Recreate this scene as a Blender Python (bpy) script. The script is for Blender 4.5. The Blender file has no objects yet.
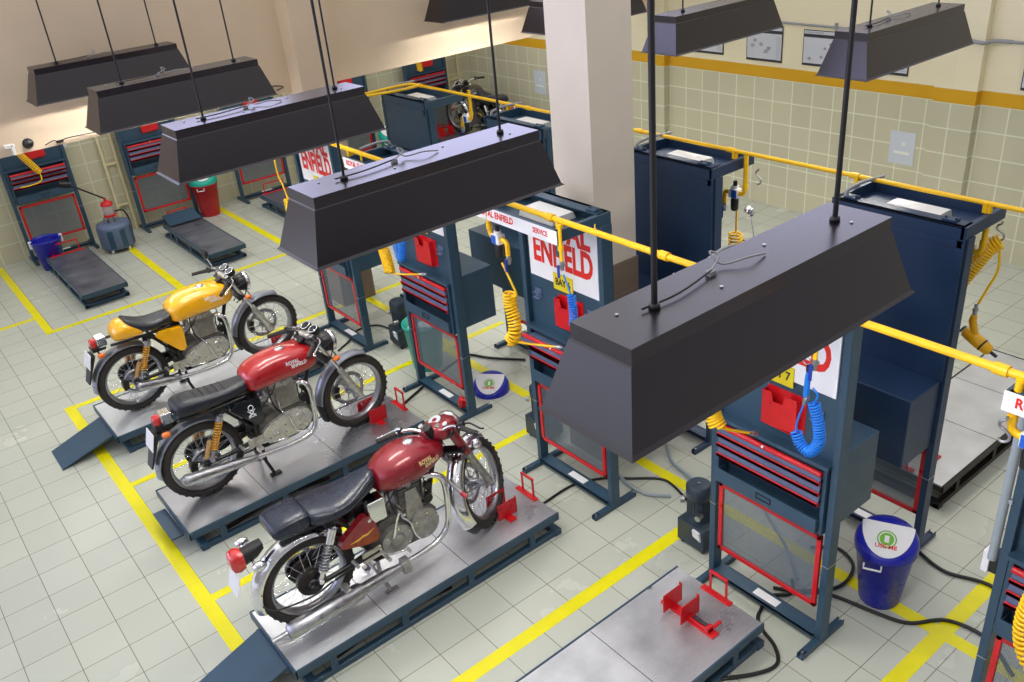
import bpy, math, random
from mathutils import Vector, Matrix
random.seed(7)
PI = math.pi
COL = bpy.context.scene.collection
V = Vector

# ---------------------------------------------------------------- materials
def srgb(r, g, b):
    f = lambda c: (c/255/12.92) if c/255 <= .04045 else ((c/255+.055)/1.055)**2.4
    return (f(r), f(g), f(b), 1)

def mat(name, col, rough=.5, metal=0, var=0, vscale=8, bump=0, bscale=60, coat=0, alpha=1, emit=None, estr=0, spec=.5, stretch=(1, 1, 1)):
    m = bpy.data.materials.new(name); m.use_nodes = True
    nt = m.node_tree; n = nt.nodes; b = n['Principled BSDF']
    b.inputs['Base Color'].default_value = col
    b.inputs['Roughness'].default_value = rough
    b.inputs['Metallic'].default_value = metal
    b.inputs['Specular IOR Level'].default_value = spec
    b.inputs['Coat Weight'].default_value = coat
    b.inputs['Coat Roughness'].default_value = .06
    b.inputs['Alpha'].default_value = alpha
    if emit:
        b.inputs['Emission Color'].default_value = emit
        b.inputs['Emission Strength'].default_value = estr
    tc = n.new('ShaderNodeTexCoord'); mp = n.new('ShaderNodeMapping')
    mp.inputs['Scale'].default_value = stretch
    nt.links.new(tc.outputs['Object'], mp.inputs['Vector'])
    if var:
        t = n.new('ShaderNodeTexNoise'); t.inputs['Scale'].default_value = vscale; t.inputs['Detail'].default_value = 5
        nt.links.new(mp.outputs['Vector'], t.inputs['Vector'])
        r = n.new('ShaderNodeMapRange'); r.inputs['From Min'].default_value = .3; r.inputs['From Max'].default_value = .7
        r.inputs['To Min'].default_value = 1-var; r.inputs['To Max'].default_value = 1+var
        nt.links.new(t.outputs['Fac'], r.inputs['Value'])
        mx = n.new('ShaderNodeVectorMath'); mx.operation = 'SCALE'
        mx.inputs[0].default_value = col[:3]
        nt.links.new(r.outputs['Result'], mx.inputs['Scale'])
        nt.links.new(mx.outputs['Vector'], b.inputs['Base Color'])
        r2 = n.new('ShaderNodeMapRange'); r2.inputs['From Min'].default_value = .3; r2.inputs['From Max'].default_value = .7
        r2.inputs['To Min'].default_value = max(0, rough-.08); r2.inputs['To Max'].default_value = min(1, rough+.1)
        nt.links.new(t.outputs['Fac'], r2.inputs['Value']); nt.links.new(r2.outputs['Result'], b.inputs['Roughness'])
    if bump:
        t = n.new('ShaderNodeTexNoise'); t.inputs['Scale'].default_value = bscale; t.inputs['Detail'].default_value = 3
        nt.links.new(mp.outputs['Vector'], t.inputs['Vector'])
        bp = n.new('ShaderNodeBump'); bp.inputs['Strength'].default_value = bump; bp.inputs['Distance'].default_value = .002
        nt.links.new(t.outputs['Fac'], bp.inputs['Height']); nt.links.new(bp.outputs['Normal'], b.inputs['Normal'])
    return m

def tile_mat(name, col, grout, ax, off, size, rough, mortar=.004, var=.05, band=None, above=None, stain=.06):
    """square tiles laid in world metres on the plane (ax0, ax1); z-bands for the walls"""
    m = bpy.data.materials.new(name); m.use_nodes = True
    nt = m.node_tree; n = nt.nodes; L = nt.links.new; b = n['Principled BSDF']
    def math_(op, a, c=None):
        q = n.new('ShaderNodeMath'); q.operation = op
        for i, v in enumerate((a, c)):
            if v is None: continue
            if isinstance(v, (int, float)): q.inputs[i].default_value = v
            else: L(v, q.inputs[i])
        return q.outputs[0]
    g = n.new('ShaderNodeNewGeometry'); s = n.new('ShaderNodeSeparateXYZ'); L(g.outputs['Position'], s.inputs[0])
    cells = []; d = None
    for k in (0, 1):
        u = math_('DIVIDE', math_('SUBTRACT', s.outputs[ax[k]], off[k]), size[k])
        cells.append(math_('FLOOR', u)); fr = math_('FRACT', u)
        e = math_('MULTIPLY', math_('MINIMUM', fr, math_('SUBTRACT', 1, fr)), size[k])
        d = e if d is None else math_('MINIMUM', d, e)
    mr = n.new('ShaderNodeMapRange'); mr.inputs['From Min'].default_value = mortar*.35; mr.inputs['From Max'].default_value = mortar*.8
    L(d, mr.inputs['Value'])
    cv = n.new('ShaderNodeCombineXYZ'); L(cells[0], cv.inputs[0]); L(cells[1], cv.inputs[1])
    wn = n.new('ShaderNodeTexWhiteNoise'); wn.noise_dimensions = '3D'; L(cv.outputs[0], wn.inputs['Vector'])
    ns = n.new('ShaderNodeTexNoise'); ns.inputs['Scale'].default_value = 1.6; ns.inputs['Detail'].default_value = 7; L(g.outputs['Position'], ns.inputs['Vector'])
    vv = math_('ADD', math_('MULTIPLY', math_('SUBTRACT', wn.outputs['Value'], .5), var*2), math_('MULTIPLY', math_('SUBTRACT', ns.outputs['Fac'], .5), stain*2.5))
    sc = n.new('ShaderNodeVectorMath'); sc.operation = 'SCALE'; sc.inputs[0].default_value = col[:3]; L(math_('ADD', vv, 1), sc.inputs['Scale'])
    mx = n.new('ShaderNodeMix'); mx.data_type = 'RGBA'; L(mr.outputs['Result'], mx.inputs[0]); mx.inputs[6].default_value = grout; L(sc.outputs[0], mx.inputs[7])
    out = mx.outputs[2]; rg = rough
    if band:
        z = s.outputs[2]
        for lo, c2 in ((band[0], band[2]), (band[1], above)):
            m2 = n.new('ShaderNodeMix'); m2.data_type = 'RGBA'; L(math_('GREATER_THAN', z, lo), m2.inputs[0]); L(out, m2.inputs[6]); m2.inputs[7].default_value = c2; out = m2.outputs[2]
        rr = n.new('ShaderNodeMapRange'); L(math_('GREATER_THAN', z, band[0]), rr.inputs['Value']); rr.inputs['To Min'].default_value = rough; rr.inputs['To Max'].default_value = .7
        L(rr.outputs['Result'], b.inputs['Roughness'])
    else: 
        r2 = n.new('ShaderNodeMapRange'); L(ns.outputs['Fac'], r2.inputs['Value']); r2.inputs['From Min'].default_value = 0; r2.inputs['From Max'].default_value = 1
        r2.inputs['To Min'].default_value = rough-.03; r2.inputs['To Max'].default_value = rough+.1; L(r2.outputs['Result'], b.inputs['Roughness'])
    L(out, b.inputs['Base Color'])
    bp = n.new('ShaderNodeBump'); bp.inputs['Strength'].default_value = .3; bp.inputs['Distance'].default_value = .002
    L(mr.outputs['Result'], bp.inputs['Height']); L(bp.outputs['Normal'], b.inputs['Normal'])
    return m

BLUE = mat('blue_grey_enamel', srgb(46, 74, 96), .38, 0, .07, 5)
BLUED = mat('dark_blue_enamel', srgb(28, 52, 84), .42, 0, .1, 3)
BLUEL = mat('drawer_blue_enamel', srgb(92, 108, 140), .4, 0, .05, 8)
RED = mat('red_enamel', srgb(205, 22, 32), .35, 0, .08, 12)
REDT = mat('clear_red_plastic', srgb(200, 60, 60), .2, 0, 0, alpha=.8)
YEL = mat('yellow_pipe_paint', srgb(250, 196, 8), .38, 0, .05, 8)
YELH = mat('yellow_hose', srgb(250, 200, 15), .35)
BLUH = mat('blue_hose', srgb(10, 120, 225), .3)
SIGNW = mat('white_sign', srgb(238, 238, 245), .45)
SIGNR = mat('red_lettering', srgb(225, 35, 25), .5)
SIGNY = mat('yellow_plate', srgb(225, 205, 30), .5)
INK = mat('black_ink', srgb(25, 25, 25), .6)
LAMPM = mat('dark_lamp_enamel', srgb(27, 20, 30), .27, 0, 0, 4, spec=.65)
TUBEM = mat('fluorescent_tube', (1, 1, 1, 1), .5, emit=(1, .97, .88, 1), estr=85)
REFL = mat('white_reflector', srgb(232, 232, 230), .35)
RODM = mat('black_rod', srgb(25, 24, 28), .45)
CREAM = mat('cream_paint', srgb(224, 203, 178), .75, 0, .03, 3)
CREAMF = mat('cream_metal', srgb(222, 212, 170), .5, 0, .05, 8)
CHROME = mat('chrome', srgb(225, 226, 230), .14, 1, .08, 30)
STEEL = mat('satin_steel', srgb(176, 178, 184), .34, 1, .12, 20)
ALU = mat('engine_alloy', srgb(196, 193, 186), .36, .75, .22, 26, .3, 90)
ALUD = mat('dirty_alloy', srgb(158, 157, 156), .42, .7, .25, 22, .4, 90)
BLK = mat('black_frame_paint', srgb(20, 21, 26), .35, 0, .1, 10)
RUB = mat('tyre_rubber', srgb(50, 46, 44), .75, 0, .2, 14, .5, 160)
PLAS = mat('black_plastic', srgb(24, 25, 30), .45)
SEATM = mat('black_vinyl', srgb(30, 34, 44), .38, 0, .12, 9, .35, 120)
SEATB = mat('blue_black_worn_vinyl', srgb(28, 36, 54), .26, 0, .22, 7, .4, 70)
PY = mat('yellow_tank_paint', srgb(255, 184, 0), .3, 0, .02, 4, coat=1)
PR = mat('red_tank_paint', srgb(168, 0, 18), .3, 0, .03, 4, coat=1)
PM = mat('maroon_tank_paint', srgb(132, 12, 30), .32, .2, .14, 9, coat=.7)
PB = mat('black_gloss_paint', srgb(16, 17, 22), .22, 0, .03, 4, coat=1)
SILV = mat('silver_fender_paint', srgb(150, 156, 168), .3, .6, .05, 8)
SPRY = mat('yellow_spring', srgb(240, 170, 20), .35)
GOLD = mat('tan_reservoir', srgb(200, 160, 105), .35, .5)
LREDL = mat('red_lens', srgb(200, 16, 20), .12, coat=1)
LORG = mat('orange_lens', srgb(240, 120, 30), .15, coat=1)
ENGD = mat('dark_engine_metal', srgb(112, 110, 108), .45, .7, .3, 24, .4, 80)
POLA = mat('polished_case', srgb(200, 198, 194), .3, .6, .06, 12)
GLASS = mat('headlamp_glass', srgb(215, 220, 225), .05, .4, coat=1)
DIAL = mat('gauge_dial', srgb(190, 195, 200), .3)
DIALK = mat('dark_gauge_dial', srgb(34, 36, 42), .2, coat=1)
WHITE = mat('white_plastic', srgb(235, 235, 238), .4)
OFFW = mat('offwhite_box', srgb(222, 222, 218), .4, 0, .04, 8)
TEAL = mat('teal_plastic', srgb(10, 168, 148), .35, 0, .05, 6)
BRED = mat('red_bin_plastic', srgb(188, 22, 34), .35, 0, .05, 6)
BINB = mat('blue_bin_plastic', srgb(22, 32, 165), .3, 0, .06, 6)
GREENL = mat('green_logo', srgb(110, 180, 40), .5)
CABLE = mat('black_cable', srgb(24, 24, 26), .5)
GHOSE = mat('grey_hose', srgb(150, 162, 170), .45)
DRUMM = mat('grey_blue_drum', srgb(92, 108, 136), .4, 0, .1, 5)
PUMPM = mat('dark_pump_paint', srgb(42, 56, 70), .45, 0, .12, 10)
WRY = mat('wrench_yellow', srgb(238, 178, 10), .4)
TAPE = mat('yellow_floor_tape', srgb(228, 218, 0), .38, 0, .05, 5)
PAPER = mat('white_paper', srgb(205, 212, 222), .6)
POSTM = mat('poster_paper', srgb(205, 208, 218), .4)
POSTB = mat('poster_black', srgb(50, 50, 56), .5)
POSTG = mat('poster_grey', srgb(120, 122, 128), .5)
CLEARP = mat('pump_glass', srgb(200, 190, 195), .15, alpha=.55)
GREYC = mat('grey_conduit', srgb(150, 152, 156), .5)
OILY = mat('oily_dark_metal', srgb(48, 44, 42), .4, .6, .3, 25)

def deck_mat():
    m = bpy.data.materials.new('ribbed_deck_sheet'); m.use_nodes = True
    nt = m.node_tree; n = nt.nodes; L = nt.links.new; b = n['Principled BSDF']
    b.inputs['Metallic'].default_value = .68
    tc = n.new('ShaderNodeTexCoord')
    w = n.new('ShaderNodeTexWave'); w.wave_type = 'BANDS'; w.bands_direction = 'Y'; w.inputs['Scale'].default_value = 22; w.inputs['Distortion'].default_value = .15
    L(tc.outputs['Object'], w.inputs['Vector'])
    t = n.new('ShaderNodeTexNoise'); t.inputs['Scale'].default_value = 2.6; t.inputs['Detail'].default_value = 6; L(tc.outputs['Object'], t.inputs['Vector'])
    cr = n.new('ShaderNodeValToRGB'); cr.color_ramp.elements[0].position = .3; cr.color_ramp.elements[0].color = srgb(176, 178, 184)
    cr.color_ramp.elements[1].position = .7; cr.color_ramp.elements[1].color = srgb(232, 234, 238); L(t.outputs['Fac'], cr.inputs['Fac'])
    L(cr.outputs['Color'], b.inputs['Base Color'])
    mr = n.new('ShaderNodeMapRange'); mr.inputs['To Min'].default_value = .2; mr.inputs['To Max'].default_value = .42; L(t.outputs['Fac'], mr.inputs['Value']); L(mr.outputs['Result'], b.inputs['Roughness'])
    bp = n.new('ShaderNodeBump'); bp.inputs['Strength'].default_value = .5; bp.inputs['Distance'].default_value = .004
    L(w.outputs['Fac'], bp.inputs['Height']); L(bp.outputs['Normal'], b.inputs['Normal'])
    return m
DECK = deck_mat()
DECKD = mat('dark_worn_deck', srgb(112, 116, 126), .34, .5, .25, 4)
DECKM = mat('mid_worn_deck', srgb(172, 174, 180), .3, .75, .14, 3)
DECKP = mat('pale_worn_deck', srgb(205, 208, 212), .36, .5, .12, 4)

def mesh_pane_mat():
    m = bpy.data.materials.new('perforated_sheet'); m.use_nodes = True
    nt = m.node_tree; n = nt.nodes; L = nt.links.new; b = n['Principled BSDF']
    b.inputs['Base Color'].default_value = srgb(98, 112, 124); b.inputs['Roughness'].default_value = .5
    tc = n.new('ShaderNodeTexCoord'); s = n.new('ShaderNodeSeparateXYZ'); L(tc.outputs['Object'], s.inputs[0])
    o = []
    for k in (1, 2):
        a = n.new('ShaderNodeMath'); a.operation = 'MULTIPLY'; L(s.outputs[k], a.inputs[0]); a.inputs[1].default_value = 150
        f = n.new('ShaderNodeMath'); f.operation = 'FRACT'; L(a.outputs[0], f.inputs[0])
        g = n.new('ShaderNodeMath'); g.operation = 'SUBTRACT'; L(f.outputs[0], g.inputs[0]); g.inputs[1].default_value = .5
        h = n.new('ShaderNodeMath'); h.operation = 'ABSOLUTE'; L(g.outputs[0], h.inputs[0]); o.append(h.outputs[0])
    x = n.new('ShaderNodeMath'); x.operation = 'MAXIMUM'; L(o[0], x.inputs[0]); L(o[1], x.inputs[1])
    c = n.new('ShaderNodeMath'); c.operation = 'GREATER_THAN'; L(x.outputs[0], c.inputs[0]); c.inputs[1].default_value = .38
    L(c.outputs[0], b.inputs['Alpha'])
    return m
MESHP = mesh_pane_mat()

# ---------------------------------------------------------------- mesh builder
class MB:
    def __init__(s, M=None):
        s.v = []; s.f = []; s.sm = []; s.M = M or Matrix.Identity(4)
    def add(s, vs, fs, smooth=False, M=None):
        o = len(s.v); T = s.M @ M if M else s.M
        s.v += [T @ V(p) for p in vs]
        for f in fs: s.f.append([i+o for i in f]); s.sm.append(smooth)
        return s
    def box(s, x0, x1, y0, y1, z0, z1, M=None):
        vs = [(x, y, z) for x in (x0, x1) for y in (y0, y1) for z in (z0, z1)]
        return s.add(vs, [(0, 1, 3, 2), (4, 6, 7, 5), (0, 4, 5, 1), (2, 3, 7, 6), (0, 2, 6, 4), (1, 5, 7, 3)], False, M)
    def hexa(s, b, t):
        """b,t: four bottom points (ccw) and four top points"""
        return s.add(list(b)+list(t), [(3, 2, 1, 0), (4, 5, 6, 7), (0, 1, 5, 4), (1, 2, 6, 5), (2, 3, 7, 6), (3, 0, 4, 7)])
    def rings(s, rs, closed=False, caps=True, smooth=True):
        n = len(rs[0]); vs = [p for r in rs for p in r]; fs = []
        m = len(rs)
        for i in range(m if closed else m-1):
            j = (i+1) % m
            for k in range(n): fs.append((i*n+k, i*n+(k+1) % n, j*n+(k+1) % n, j*n+k))
        s.add(vs, fs, smooth)
        if caps and not closed:
            s.add(rs[0], [tuple(range(n))[::-1]]); s.add(rs[-1], [tuple(range(n))])
        return s
    def tube(s, pts, r, n=8, caps=True, closed=False):
        pts = [V(p) for p in pts]; m = len(pts)
        rad = r if isinstance(r, (list, tuple)) else [r]*m
        prev = None; rs = []
        for i, p in enumerate(pts):
            if closed: t = pts[(i+1) % m]-pts[i-1]
            else: t = pts[min(i+1, m-1)]-pts[max(i-1, 0)]
            t = t.normalized() if t.length > 1e-9 else V((0, 0, 1))
            if prev is None:
                a = V((0, 0, 1)) if abs(t.z) < .9 else V((1, 0, 0))
                u = t.cross(a).normalized()
            else:
                u = (prev - t*prev.dot(t)); u = u.normalized() if u.length > 1e-6 else t.orthogonal().normalized()
            w = t.cross(u); prev = u
            rs.append([p+(u*math.cos(2*PI*k/n)+w*math.sin(2*PI*k/n))*rad[i] for k in range(n)])
        return s.rings(rs, closed, caps)
    def cyl(s, p, q, r, r2=None, n=16):
        return s.tube([p, q], [r, r if r2 is None else r2], n)
    def lathe(s, prof, c=(0, 0, 0), ax='z', n=24, closed=False, a0=0, a1=2*PI):
        rs = []; full = abs(a1-a0-2*PI) < 1e-6; c = V(c)
        cnt = n if full else n+1
        for k in range(cnt):
            a = a0+(a1-a0)*k/n; ca, sa = math.cos(a), math.sin(a)
            ring = []
            for r, h in prof:
                ring.append(c+(V((r*ca, r*sa, h)) if ax == 'z' else V((r*ca, h, r*sa)) if ax == 'y' else V((h, r*ca, r*sa))))
            rs.append(ring)
        m = len(prof); vs = [p for r in rs for p in r]; fs = []
        for i in range(cnt if full else cnt-1):
            j = (i+1) % cnt
            for k in range(m if closed else m-1):
                l = (k+1) % m; fs.append((i*m+k, j*m+k, j*m+l, i*m+l))
        s.add(vs, fs, True)
        if not full and closed:
            s.add(rs[0], [tuple(range(m))]); s.add(rs[-1], [tuple(range(m))[::-1]])
        return s
    def prism(s, poly, a0, a1, ax='y', smooth=False):
        P = lambda u, w, h: (u, h, w) if ax == 'y' else (u, w, h) if ax == 'z' else (h, u, w)
        n = len(poly); vs = [P(u, w, a0) for u, w in poly]+[P(u, w, a1) for u, w in poly]
        s.add(vs, [tuple(range(n))[::-1], tuple(range(n, 2*n))]); s.add(vs, [(i, (i+1) % n, n+(i+1) % n, n+i) for i in range(n)], smooth)
        return s
    def loft(s, secs, p=2.6, n=28):
        """secs: (x, zlo, zhi, halfwidth[, y]) superellipse sections along x"""
        rs = []
        for q in secs:
            x, z0, z1, hw = q[:4]; y = q[4] if len(q) > 4 else 0; zc = (z0+z1)/2; hh = (z1-z0)/2; ring = []
            for k in range(n):
                a = 2*PI*k/n; c, d = math.cos(a), math.sin(a)
                ring.append((x, y+hw*math.copysign(abs(c)**(2/p), c), zc+hh*math.copysign(abs(d)**(2/p), d)))
            rs.append(ring)
        return s.rings(rs)
    def build(s, name, m, parent=None, bevel=0, loc=None, sub=0, rot=None):
        me = bpy.data.meshes.new(name); me.from_pydata([tuple(p) for p in s.v], [], s.f)
        me.polygons.foreach_set('use_smooth', s.sm)
        import bmesh
        b = bmesh.new(); b.from_mesh(me); bmesh.ops.remove_doubles(b, verts=b.verts, dist=1e-5) if sub else None
        bmesh.ops.recalc_face_normals(b, faces=b.faces); b.to_mesh(me); b.free()
        me.update(); me.materials.append(m)
        o = bpy.data.objects.new(name, me); COL.objects.link(o)
        if parent: o.parent = parent
        if loc: o.location = loc
        if rot: o.rotation_euler = rot
        if bevel:
            k = o.modifiers.new('bevel', 'BEVEL'); k.width = bevel; k.segments = 2; k.limit_method = 'ANGLE'; k.angle_limit = .7
        if sub:
            k = o.modifiers.new('sub', 'SUBSURF'); k.levels = sub; k.render_levels = sub
        return o

def thing(name, label, cat, loc=(0, 0, 0), rz=0, group=None):
    o = bpy.data.objects.new(name, None); COL.objects.link(o); o.empty_display_size = .1
    o.location = loc; o.rotation_euler = (0, 0, rz); o['label'] = label; o['category'] = cat
    if group: o['group'] = group
    return o
def tag(o, label, cat, group=None):
    o['label'] = label; o['category'] = cat
    if group: o['group'] = group
    return o
def struct(o):
    o['kind'] = 'structure'; return o
def lab(o, t): o['label'] = t; return o
def copy_tree(o, parent=None):
    c = o.copy(); COL.objects.link(c)
    if parent: c.parent = parent
    for ch in list(o.children): copy_tree(ch, c)
    return c
def text(name, s, size, m, parent, M, depth=.001, bold=.0, sx=1, align='CENTER', space=1.0, wrap=None):
    cu = bpy.data.curves.new('t', 'FONT'); cu.body = s; cu.size = size; cu.align_x = align; cu.align_y = 'CENTER'
    cu.extrude = depth; cu.offset = bold; cu.resolution_u = 3; cu.space_character = space
    o = bpy.data.objects.new('t', cu); COL.objects.link(o)
    dg = bpy.context.evaluated_depsgraph_get()
    me = bpy.data.meshes.new_from_object(o.evaluated_get(dg)); bpy.data.objects.remove(o)
    me.transform(M @ Matrix.Diagonal((sx, 1, 1, 1))); me.materials.clear(); me.materials.append(m)
    if wrap:                                                        # lettering follows the curved surface it is printed on
        from mathutils.bvhtree import BVHTree
        src, sgn = wrap; bvh = BVHTree.FromObject(src, dg)
        base = min(abs(v.co.y) for v in me.vertices)
        for v in me.vertices:
            h = bvh.ray_cast(V((v.co.x, sgn, v.co.z)), V((0, -sgn, 0)))
            if h[0] is not None: v.co.y = h[0].y+sgn*(.0006+max(0, abs(v.co.y)-base)*.4)
    r = bpy.data.objects.new(name, me); COL.objects.link(r); r.parent = parent
    return r
def frame(loc, xd, up):
    xd = V(xd).normalized(); up = V(up).normalized(); z = xd.cross(up)
    M = Matrix((xd, up, z)).transposed().to_4x4(); M.translation = V(loc); return M
def smooth_path(pts, k=8):
    """Catmull-Rom through the points"""
    P = [V(p) for p in pts]; P = [P[0]*2-P[1]]+P+[P[-1]*2-P[-2]]; out = []
    for i in range(1, len(P)-2):
        a, b, c, d = P[i-1:i+3]
        for j in range(k):
            t = j/k; out.append(.5*((2*b)+(c-a)*t+(2*a-5*b+4*c-d)*t*t+(3*b-a-3*c+d)*t**3))
    out.append(P[-2]); return out
def coil(mb, pts, R, r, turns, seg=12, n=6, lead=True):
    P = smooth_path(pts, 10); L = [0]
    for a, b in zip(P, P[1:]): L.append(L[-1]+(b-a).length)
    tot = L[-1]; N = int(turns*seg); out = []; u = None
    for i in range(N+1):
        d = tot*i/N; j = 0
        while j < len(L)-2 and L[j+1] < d: j += 1
        t = (d-L[j])/max(1e-9, L[j+1]-L[j]); p = P[j].lerp(P[j+1], t); tg = (P[j+1]-P[j]).normalized()
        if u is None: u = tg.orthogonal().normalized()
        u = (u-tg*u.dot(tg)).normalized(); w = tg.cross(u); a = 2*PI*i/seg
        out.append(p+(u*math.cos(a)+w*math.sin(a))*R)
    if lead: out = [P[0]]+out+[P[-1]]
    mb.tube(out, r, n); return mb

# ---------------------------------------------------------------- motorcycle
def ellipse(cx, cz, a, b, n=24, rot=0):
    return [(cx+a*math.cos(t)*math.cos(rot)-b*math.sin(t)*math.sin(rot), cz+a*math.cos(t)*math.sin(rot)+b*math.sin(t)*math.cos(rot)) for t in (2*PI*k/n for k in range(n))]
def arc(cx, cz, r, a0, a1, n):
    return [(cx+r*math.cos(math.radians(a0+(a1-a0)*k/n)), cz+r*math.sin(math.radians(a0+(a1-a0)*k/n))) for k in range(n+1)]

def wheel(root, name, cx, R, w, M, front, drum=False):
    rr = R-.072
    rim = MB(M)
    rim.lathe([(rr+.012, -w*.38), (rr+.016, -w*.30), (rr-.006, -w*.18), (rr-.012, 0), (rr-.006, w*.18), (rr+.016, w*.30), (rr+.012, w*.38), (rr-.016, w*.30), (rr-.024, 0), (rr-.016, -w*.30)], (cx, 0, R), 'y', 48, True)
    hw = .075 if front else .09
    rim.lathe([(.0, -hw), (.03, -hw), (.05, -hw+.012), (.03, -hw+.03), (.03, hw-.03), (.05, hw-.012), (.03, hw), (.0, hw)], (cx, 0, R), 'y', 20)
    o = rim.build(name, STEEL, root)
    t = MB(M); prof = []
    for k in range(13):
        a = -PI*.62+PI*1.24*k/12
        prof.append((R-.048+.048*math.cos(a)**1 if abs(a) < PI/2 else R-.048+.05*math.cos(a), w/2*math.sin(a)))
    t.lathe(prof+[(rr+.008, w*.3), (rr+.008, -w*.3)], (cx, 0, R), 'y', 56, True)
    for k in range(72):                                             # tread blocks
        a = 2*PI*k/72; s = .4*w*(.5 if k % 2 else -.5)
        ca, sa = math.cos(a), math.sin(a); e = V((-sa, 0, ca)); c = V((cx+ca*(R-.007), s, R+sa*(R-.007)))
        rd = V((ca, 0, sa)); yy = V((0, 1, 0))
        b = [c-e*.009-yy*.016-rd*.004, c+e*.009-yy*.016-rd*.004, c+e*.009+yy*.016-rd*.004, c-e*.009+yy*.016-rd*.004]
        t.hexa(b, [q+rd*.0065 for q in b])
    t.build('tyre', RUB, o)
    s = MB(M)
    for k in range(36):
        a = 2*PI*k/36; sd = 1 if k % 2 else -1; b = a+(.42 if (k//2) % 2 else -.42)
        s.tube([(cx+.045*math.cos(a), sd*(hw-.015), R+.045*math.sin(a)), (cx+(rr-.01)*math.cos(b), sd*.006, R+(rr-.01)*math.sin(b))], .0019, 4, False)
    s.build('spokes', CHROME, o)
    if drum:
        d = MB(M).lathe([(.02, -.09), (.085, -.085), (.095, -.07), (.095, -.03), (.03, -.02)], (cx, 0, R), 'y', 24)
        d.lathe([(.02, .09), (.08, .085), (.09, .05), (.03, .03)], (cx, 0, R), 'y', 24)
        d.build('drum_brake', OILY if not front else ALUD, o)
    else:
        rd = .15 if front else .12; d = MB(M)
        for sy in ((1,) if front else (-1,)):
            y = sy*(hw-.002)
            d.lathe([(rd-.035, y), (rd, y), (rd, y+.005), (rd-.035, y+.005)], (cx, 0, R), 'y', 36, True)
            for k in range(6):
                a = 2*PI*k/6; d.tube([(cx+.03*math.cos(a), y, R+.03*math.sin(a)), (cx+(rd-.03)*math.cos(a+.3), y, R+(rd-.03)*math.sin(a+.3))], .006, 5)
        d.build('brake_disc', STEEL, o)
        c = MB(M); sy = 1 if front else -1; y = sy*(hw+.004)
        c.prism(arc(cx, R, rd+.012, 150, 200, 6)+arc(cx, R, rd-.04, 200, 150, 6), y-.028, y+.028)
        c.build('brake_caliper', OILY, o)
    return o

def fender(root, name, m, cx, R, r, w, a0, a1, M, n=22, crown=.022, extra=None):
    """curved guard over the wheel: a shell swept about the axle"""
    b = MB(M); rs = []
    for k in range(n+1):
        a = math.radians(a0+(a1-a0)*k/n); ring = []
        for j in range(9):
            u = -1+2*j/8; q = r-crown*u*u
            ring.append((cx+q*math.cos(a), u*w/2, R+q*math.sin(a)))
        for j in range(8, -1, -1):
            u = -1+2*j/8; q = r-.004-crown*u*u
            ring.append((cx+q*math.cos(a), u*(w/2-.003), R+q*math.sin(a)))
        rs.append(ring)
    b.rings(rs)
    if extra: extra(b)
    return b.build(name, m, root)

def shock(root, p, q, m, reservoir=False, cover=False):
    p = V(p); q = V(q); d = (p-q)
    b = MB().cyl(q, q+d*.5, .017).cyl(q+d*.45, p, .009).cyl(q+d*.18, q+d*.22, .03, n=16).cyl(q+d*.86, q+d*.98, .028, n=16)
    if cover: b.cyl(q+d*.72, p, .031, n=16)
    for e in (p, q): b.cyl(e-V((0, .02, 0)), e+V((0, .02, 0)), .017)
    o = b.build('shock_absorber', CHROME if cover else STEEL, root)
    n = 11*12; u = d.normalized(); a = u.orthogonal().normalized(); c = u.cross(a)
    MB().tube([q+d*(.22+.64*k/n)+(a*math.cos(2*PI*k/12)+c*math.sin(2*PI*k/12))*.025 for k in range(n+1)], .0052, 6).build('spring', m, o)
    if reservoir:
        off = V((-.055, 0, -.01))
        MB().cyl(q+d*.12+off, q+d*.5+off, .019).cyl(q+d*.5+off, q+d*.53+off, .014).build('reservoir', GOLD, o)
    return o

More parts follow.
